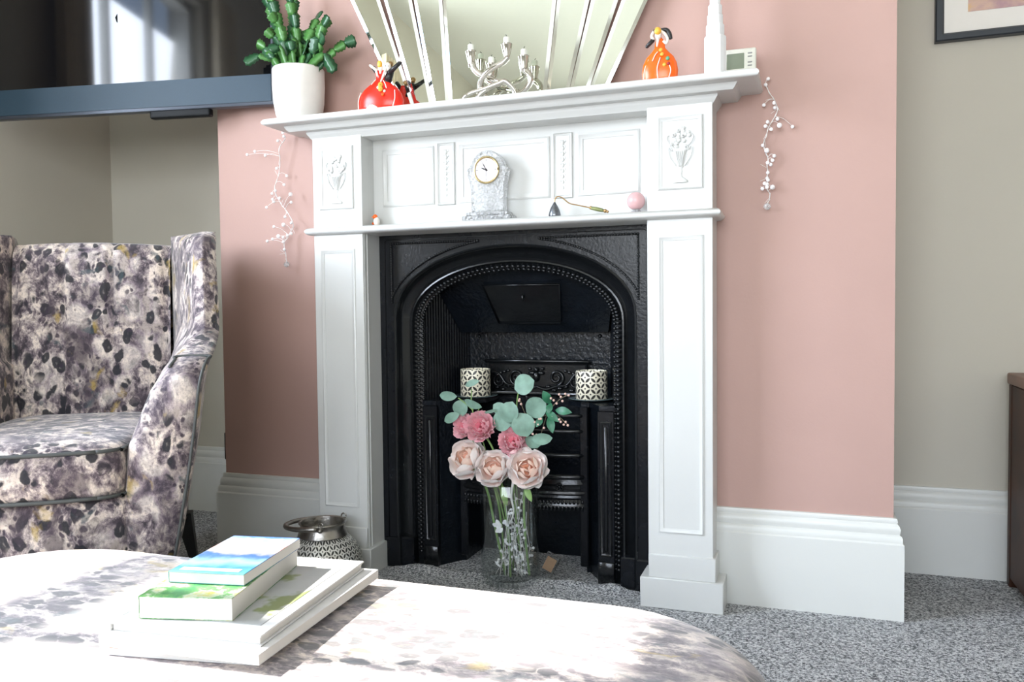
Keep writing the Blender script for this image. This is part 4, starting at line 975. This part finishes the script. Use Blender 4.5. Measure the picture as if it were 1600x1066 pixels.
# ------------------------------------------------------------------ tealight holders on the hobs
for x, lab, sid in ((-.166, 'cream pierced cylinder candle holder on the left hob, behind eucalyptus', 'left'), (.187, 'cream pierced cylinder candle holder on the right hob inside the fireplace', 'right')):
    zz0 = .477; r_ = .0445 if sid == 'left' else .0445
    o = thing('glass_plate', 'round grey glass plate under the %s pierced candle holder' % sid, 'plate', (x, .155, zz0), 'plates under the candle holders')
    m = MB(); m.lathe([(.035, 0), (.060, .003), (.066, .006), (.064, .007), (.045, .005), (.001, .0045)], (x, .155, zz0), 32); m.build('dish', 'plate', o, 60)
    h = thing('candle_holder', lab, 'candle holder', (x, .155, zz0+.007), 'pierced candle holders')
    m = MB(); m.lathe([(r_-.002, 0), (r_, .002), (r_, .076), (r_-.001, .079), (r_-.004, .079), (r_-.004, .04)], (x, .155, zz0+.005), 40, cap=False); m.build('pierced_sleeve', 'lattice', h, 60)
    m = MB(); m.lathe([(r_-.006, 0), (r_-.006, .070), (.002, .071)], (x, .155, zz0+.006), 24); m.build('wax_fill', 'wax', h, 60)

# ------------------------------------------------------------------ glass vase and flowers
vc = (0, -.018, .002)
m = MB(); m.lathe([(.076, 0), (.0795, .004), (.0795, .268), (.0785, .270), (.0768, .268), (.0768, .018), (.070, .012), (.001, .011)], vc, 56, cap=False)
m.bm.faces.new([q for q in m.bm.verts if abs(q.co.z-.002) < 1e-6][::-1]); vs = m.build('glass_vase', 'vase', None, 50)
vs['label'] = 'tall clear glass cylinder vase standing on the carpet before the grate'; vs['category'] = 'vase'
def petal_rows(c, Rm, ph, span, Rk, al, ruf, rnd, nu=7, nv=7, curl=0.0):
    rows = []
    for i in range(nv):
        s_ = .12+.88*i/(nv-1); a = al*s_; row = []
        wprof = sin(pi*(.18+.62*s_))**.8*span
        for j in range(nu):
            t_ = -1+2*j/(nu-1); ed = 1-.30*abs(t_)**3*(s_ > .6); aa = a*(1-(1-ed)*.5*(s_ > .75)); 
            rr_ = Rk*(1+.10*abs(t_)*s_+ruf*sin(3.1*t_+ph*3)*s_**3)
            if s_ > .85: rr_ *= 1+curl
            p_ = ph+t_*wprof
            v_ = Vector((rr_*sin(aa)*cos(p_), rr_*sin(aa)*sin(p_), -Rk*cos(aa)*.95)); row.append(c+Rm @ v_)
        rows.append(row)
    return rows
def look(d): return Vector(d).to_track_quat('Z', 'Y').to_matrix()
def rose(c, rad, facing, label, stem, seed, leaf=None):
    rnd = random.Random(seed); t_ = thing('rose', label, 'flower', tuple(stem[-1]), 'blush roses in the glass vase'); Rm = look(facing); c = Vector(c)
    ring = [(.24, 150, 3, 1.3, 'rose_in'), (.40, 146, 4, 1.0, 'rose_in'), (.58, 136, 5, .85, 'rose_in'), (.78, 122, 5, .85, 'rose_out'), (.95, 104, 5, .85, 'rose_out'), (1.08, 84, 5, .75, 'rose_out')]
    for k, (f, al, n, sp_, mt) in enumerate(ring):
        for i in range(n):
            ph = 2*pi*i/n+k*.9+rnd.uniform(-.2, .2)
            m = MB(); off = Vector((rnd.uniform(-.06, .06), rnd.uniform(-.06, .06), 0))*rad*(1 if k < 4 else .3)
            m.strip(petal_rows(c+Rm @ off, Rm, ph, sp_, rad*f*rnd.uniform(.94, 1.04), radians(al+rnd.uniform(-7, 7)), .06, rnd, curl=.08 if k > 2 else .03))
            m.build('petal', mt, t_, 180)
    m = MB(); m.tube(cubic(stem, 8), .0034, 7); sm = m.build('stem', 'stem', t_, 180)
    if leaf:
        m = MB(); leaf_blade(m, leaf[0], leaf[1], leaf[2]); m.build('leaf', 'stem', t_, 180)
def leaf_blade(m, a, b, w_, nrm=(0, -1, .2), rnd=0, fold=.15):
    """pointed or round blade from a to b"""
    a, b = Vector(a), Vector(b); d = b-a; n_ = Vector(nrm).normalized(); s_ = d.cross(n_).normalized(); n_ = s_.cross(d).normalized(); rows = []
    N = 9
    for i in range(N):
        q = i/(N-1); hw = w_*(sin(pi*min(1, max(0.001, q)))**(.55 if rnd else .9)); c_ = a+d*q+n_*(.12*d.length*sin(pi*q))
        rows.append([c_+s_*hw*t_+n_*(-fold*hw*(1-abs(t_))) for t_ in (-1, -.5, 0, .5, 1)])
    m.strip(rows)
def mum(c, rad, facing, label, stem, seed):
    rnd = random.Random(seed); t_ = thing('chrysanthemum', label, 'flower', tuple(stem[-1]), 'pink chrysanthemums in the vase'); Rm = look(facing); c = Vector(c); m = MB()
    for f, al, n, sp_ in ((.35, 140, 6, .55), (.55, 132, 9, .42), (.74, 122, 12, .34), (.90, 106, 14, .30), (1.0, 88, 15, .28), (1.03, 66, 13, .28)):
        for i in range(n):
            m.strip(petal_rows(c, Rm, 2*pi*i/n+rnd.uniform(-.2, .2)+f*9, sp_, rad*f*rnd.uniform(.92, 1.08), radians(al+rnd.uniform(-9, 9)), .05, rnd, 4, 5, .10))
    m.build('petals', 'mum', t_, 180, kind='stuff')
    m = MB(); m.tube(cubic(stem, 8), .0028, 7); m.build('stem', 'stem', t_, 180)
rose((-.113, -.055, .336), .050, (-.25, -.85, .55), 'large blush rose drooping over the left rim of the vase', [(-.100, -.045, .315), (-.055, -.05, .255), (-.035, -.04, .15), (-.010, -.03, .016)], 1)
rose((-.028, -.070, .318), .045, (.0, -.8, .65), 'blush rose at the centre front of the vase, half open upward', [(-.026, -.055, .29), (-.004, -.05, .22), (.006, -.045, .12), (.008, -.04, .016)], 2, ((-.005, -.06, .27), (.012, -.070, .215), .010))
rose((.067, -.070, .320), .048, (.12, -.93, .35), 'open blush rose with peach heart leaning right of the vase', [(.058, -.05, .29), (.050, -.045, .22), (.050, -.035, .12), (.055, -.02, .02)], 3, ((.062, -.065, .275), (.082, -.075, .232), .009))
mum((-.130, -.035, .420), .030, (-.3, -.85, .4), 'pink chrysanthemum bloom leftmost in the vase bouquet', [(-.118, -.02, .40), (-.07, -.02, .32), (-.035, -.01, .2), (-.02, .0, .02)], 11)
mum((-.074, -.050, .423), .037, (0, -.9, .35), 'large pink chrysanthemum above the left blush rose', [(-.068, -.03, .40), (-.040, -.02, .34), (-.015, -.01, .2), (.0, .01, .02)], 12)
mum((.019, -.045, .388), .037, (.05, -.85, .45), 'pink chrysanthemum at centre above the two right blush roses', [(.018, -.03, .36), (.012, -.02, .28), (.02, -.02, .15), (.03, .0, .02)], 13)

def euc(label, stems, leaves, grp='eucalyptus sprigs in the vase'):
    t_ = thing('eucalyptus_sprig', label, 'foliage', (stems[0][-1]), grp)
    for s_ in stems:
        m = MB(); m.tube(cubic(s_, 6), (.0016, .0024), 6); m.build('stem', 'stem', t_, 180)
    for i, (cx_, cz_, r_, an, tl, dy) in enumerate(leaves):
        d = Vector((cos(an), 0, sin(an))); a = Vector((cx_, -.035+dy, cz_))-d*r_; m = MB()
        leaf_blade(m, a, a+d*2*r_, r_*(.95 if tl > .7 else tl), (.2*sin(i*2.1), -1, .25*cos(i*1.7)), 1, .12)
        o = m.build('leaf', 'euc', t_, 180)
euc('eucalyptus sprig with four blue green leaves at upper left of bouquet', [[(-.103, -.03, .52), (-.100, -.03, .46), (-.07, -.02, .36), (-.02, 0, .15), (-.01, .01, .02)], [(-.140, -.035, .495), (-.118, -.03, .478), (-.098, -.03, .462)], [(-.078, -.035, .472), (-.086, -.03, .452), (-.092, -.03, .43)]],
    [(-.098, .536, .022, .35, .42, 0), (-.170, .500, .026, 3.1, .52, 0), (-.092, .482, .027, -.35, .45, -.01), (-.137, .466, .024, 1.2, .85, .01), (-.160, .440, .025, 3.6, .55, 0)])
euc('eucalyptus sprig of large round leaves in the middle of the bouquet', [[(.036, -.03, .520), (.030, -.03, .50), (.022, -.02, .44), (.015, -.01, .30), (.02, .02, .02)], [(.065, -.03, .47), (.05, -.03, .44), (.045, -.02, .40), (.03, -.01, .3)], [(-.015, -.03, .440), (.008, -.03, .425), (.018, -.02, .40)], [(-.03, -.035, .463), (-.055, -.03, .456), (-.07, -.03, .45)], [(.09, -.03, .39), (.06, -.03, .41), (.05, -.02, .40)]],
    [(.055, .536, .030, .4, .92, -.01), (.084, .476, .031, .5, .85, 0), (.013, .462, .030, 1.3, .9, -.01), (-.012, .436, .029, 3.4, .9, 0), (.052, .430, .033, 1.9, .85, -.012), (.104, .396, .029, .1, .55, -.015), (.074, .384, .024, -.3, .7, 0), (-.020, .466, .025, 2.6, .7, .01), (.020, .442, .024, .7, .8, 0), (-.045, .462, .020, .25, .22, 0)])
br = thing('berry_sprig', 'dark green leafy sprig with tiny blush berries at right of bouquet', 'foliage', (.05, .01, .02))
m = MB()
for s_ in ([(.175, -.035, .512), (.150, -.03, .500), (.125, -.03, .475), (.10, -.02, .43), (.05, 0, .25), (.045, .01, .02)], [(.170, -.035, .433), (.14, -.03, .455), (.115, -.03, .46)], [(.040, -.035, .492), (.05, -.03, .46), (.075, -.02, .42)], [(.082, -.04, .438), (.095, -.03, .45), (.11, -.03, .455)], [(.121, -.03, .452), (.118, -.03, .462)]):
    m.tube(cubic(s_, 5), .0012, 5)
m.build('twig', 'stemd', br, 180)
for a, b, w_ in (((.122, .485), (.106, .522), .012), ((.135, .470), (.185, .466), .011), ((.108, .468), (.150, .440), .010), ((.118, .455), (.132, .410), .011), ((.125, .488), (.118, .462), .009), ((.10, .45), (.086, .425), .009)):
    m = MB(); leaf_blade(m, (a[0], -.032, a[1]), (b[0], -.045, b[1]), w_, (.2, -1, .3), 0); m.build('leaf', 'dleaf', br, 180)
bb = [(.037, .492), (.044, .484), (.041, .497), (.133, .496), (.154, .506), (.176, .511), (.141, .488), (.158, .495), (.128, .502), (.148, .512), (.166, .514), (.082, .438), (.092, .445), (.091, .431), (.100, .447), (.121, .452), (.129, .453), (.154, .441), (.16, .433), (.172, .432), (.150, .447), (.165, .440), (.107, .423), (.077, .406), (.084, .403)]
me = None
for k, (x, z) in enumerate(bb):
    if me is None:
        b_ = MB(); b_.ball((0, 0, 0), .0034, 7, 5); me = bpy.data.meshes.new('berry'); b_.bm.to_mesh(me); b_.bm.free(); me.materials.append(M_['berry'])
        for q in me.polygons: q.use_smooth = True
    o = bpy.data.objects.new('berry', me); COL.objects.link(o); o.parent = br; o.location = Vector((x, -.037-.004*(k % 3), z))-Vector(br['_w'])
# frosted pearl spray tucked inside the vase
sp2 = thing('pearl_spray', 'tangled white pearl and silver leaf spray standing inside the glass vase', 'foliage', (.02, -.03, .015))
m = MB(); rb = random.Random(21); pearls = []
for k in range(17):
    x0_, x1_ = rb.uniform(.0, .045), rb.uniform(-.035, .055); yy_ = rb.uniform(-.06, .01); zt = rb.uniform(.12, .25)
    C_ = cubic([(x1_, yy_*.8-.01, .02), ((x0_+x1_)/2+rb.uniform(-.02, .02), yy_, zt*.5), (x0_, yy_-.005, zt)], 6); m.tube(C_, .0011, 4)
    for q in range(5):
        p = C_[rb.randrange(2, len(C_))]; d = Vector((rb.uniform(-.015, .015), rb.uniform(-.008, .008), rb.uniform(-.008, .012))); m.tube([p, p+d], .0006, 4); pearls.append(p+d)
m.tube(cubic([(.025, -.055, .285), (.020, -.06, .24), (.026, -.06, .20), (.015, -.06, .165)], 6), (.004, .0022), 6)
m.build('wire_stems', 'cwire', sp2, 180)
m = MB()
for k in range(16):
    p = Vector((rb.uniform(-.035, .055), rb.uniform(-.06, .0), rb.uniform(.03, .12))); d = Vector((rb.uniform(-1, 1), rb.uniform(-.3, .3), rb.uniform(-1, 1))).normalized()*.024; leaf_blade(m, p, p+d, .0032)
for k in range(7):
    p = Vector((-.012+rb.uniform(-.01, .01), -.055, .155+rb.uniform(-.01, .01))); d = Vector((rb.uniform(-1, 1), -.3, rb.uniform(-1, 1))).normalized()*.018; leaf_blade(m, p, p+d, .006)
m.build('silver_leaves', 'pearl', sp2, 180)
b_ = MB(); b_.ball((0, 0, 0), .0040, 8, 6); me = bpy.data.meshes.new('pearl'); b_.bm.to_mesh(me); b_.bm.free(); me.materials.append(M_['pearl'])
for q in me.polygons: q.use_smooth = True
for p in pearls:
    if (p.x**2+(p.y+.018)**2) > .07**2 or p.z < .02: continue
    o = bpy.data.objects.new('pearl', me); COL.objects.link(o); o.parent = sp2; o.location = p-Vector(sp2['_w'])
# clear acrylic block with an orange card behind the vase
X = Matrix.Translation((.094, -.010, .022)) @ Matrix.Rotation(radians(25), 4, 'Y') @ Matrix.Rotation(radians(-14), 4, 'X')
ac = thing('acrylic_tag', 'clear plastic block with a tan card leaning behind the right side of vase', 'ornament', (.094, -.01, .022))
m = MB(X); m.box((-.020, 0, 0), (.020, .010, .060), .003, 2); m.build('block', 'glass', ac)
m = MB(X); m.box((-.014, .003, .012), (.014, .005, .048)); m.build('card', simple('tan_card', (.5, .33, .2), .6), ac)

for o in bpy.data.objects:
    if '_w' in o: del o['_w']
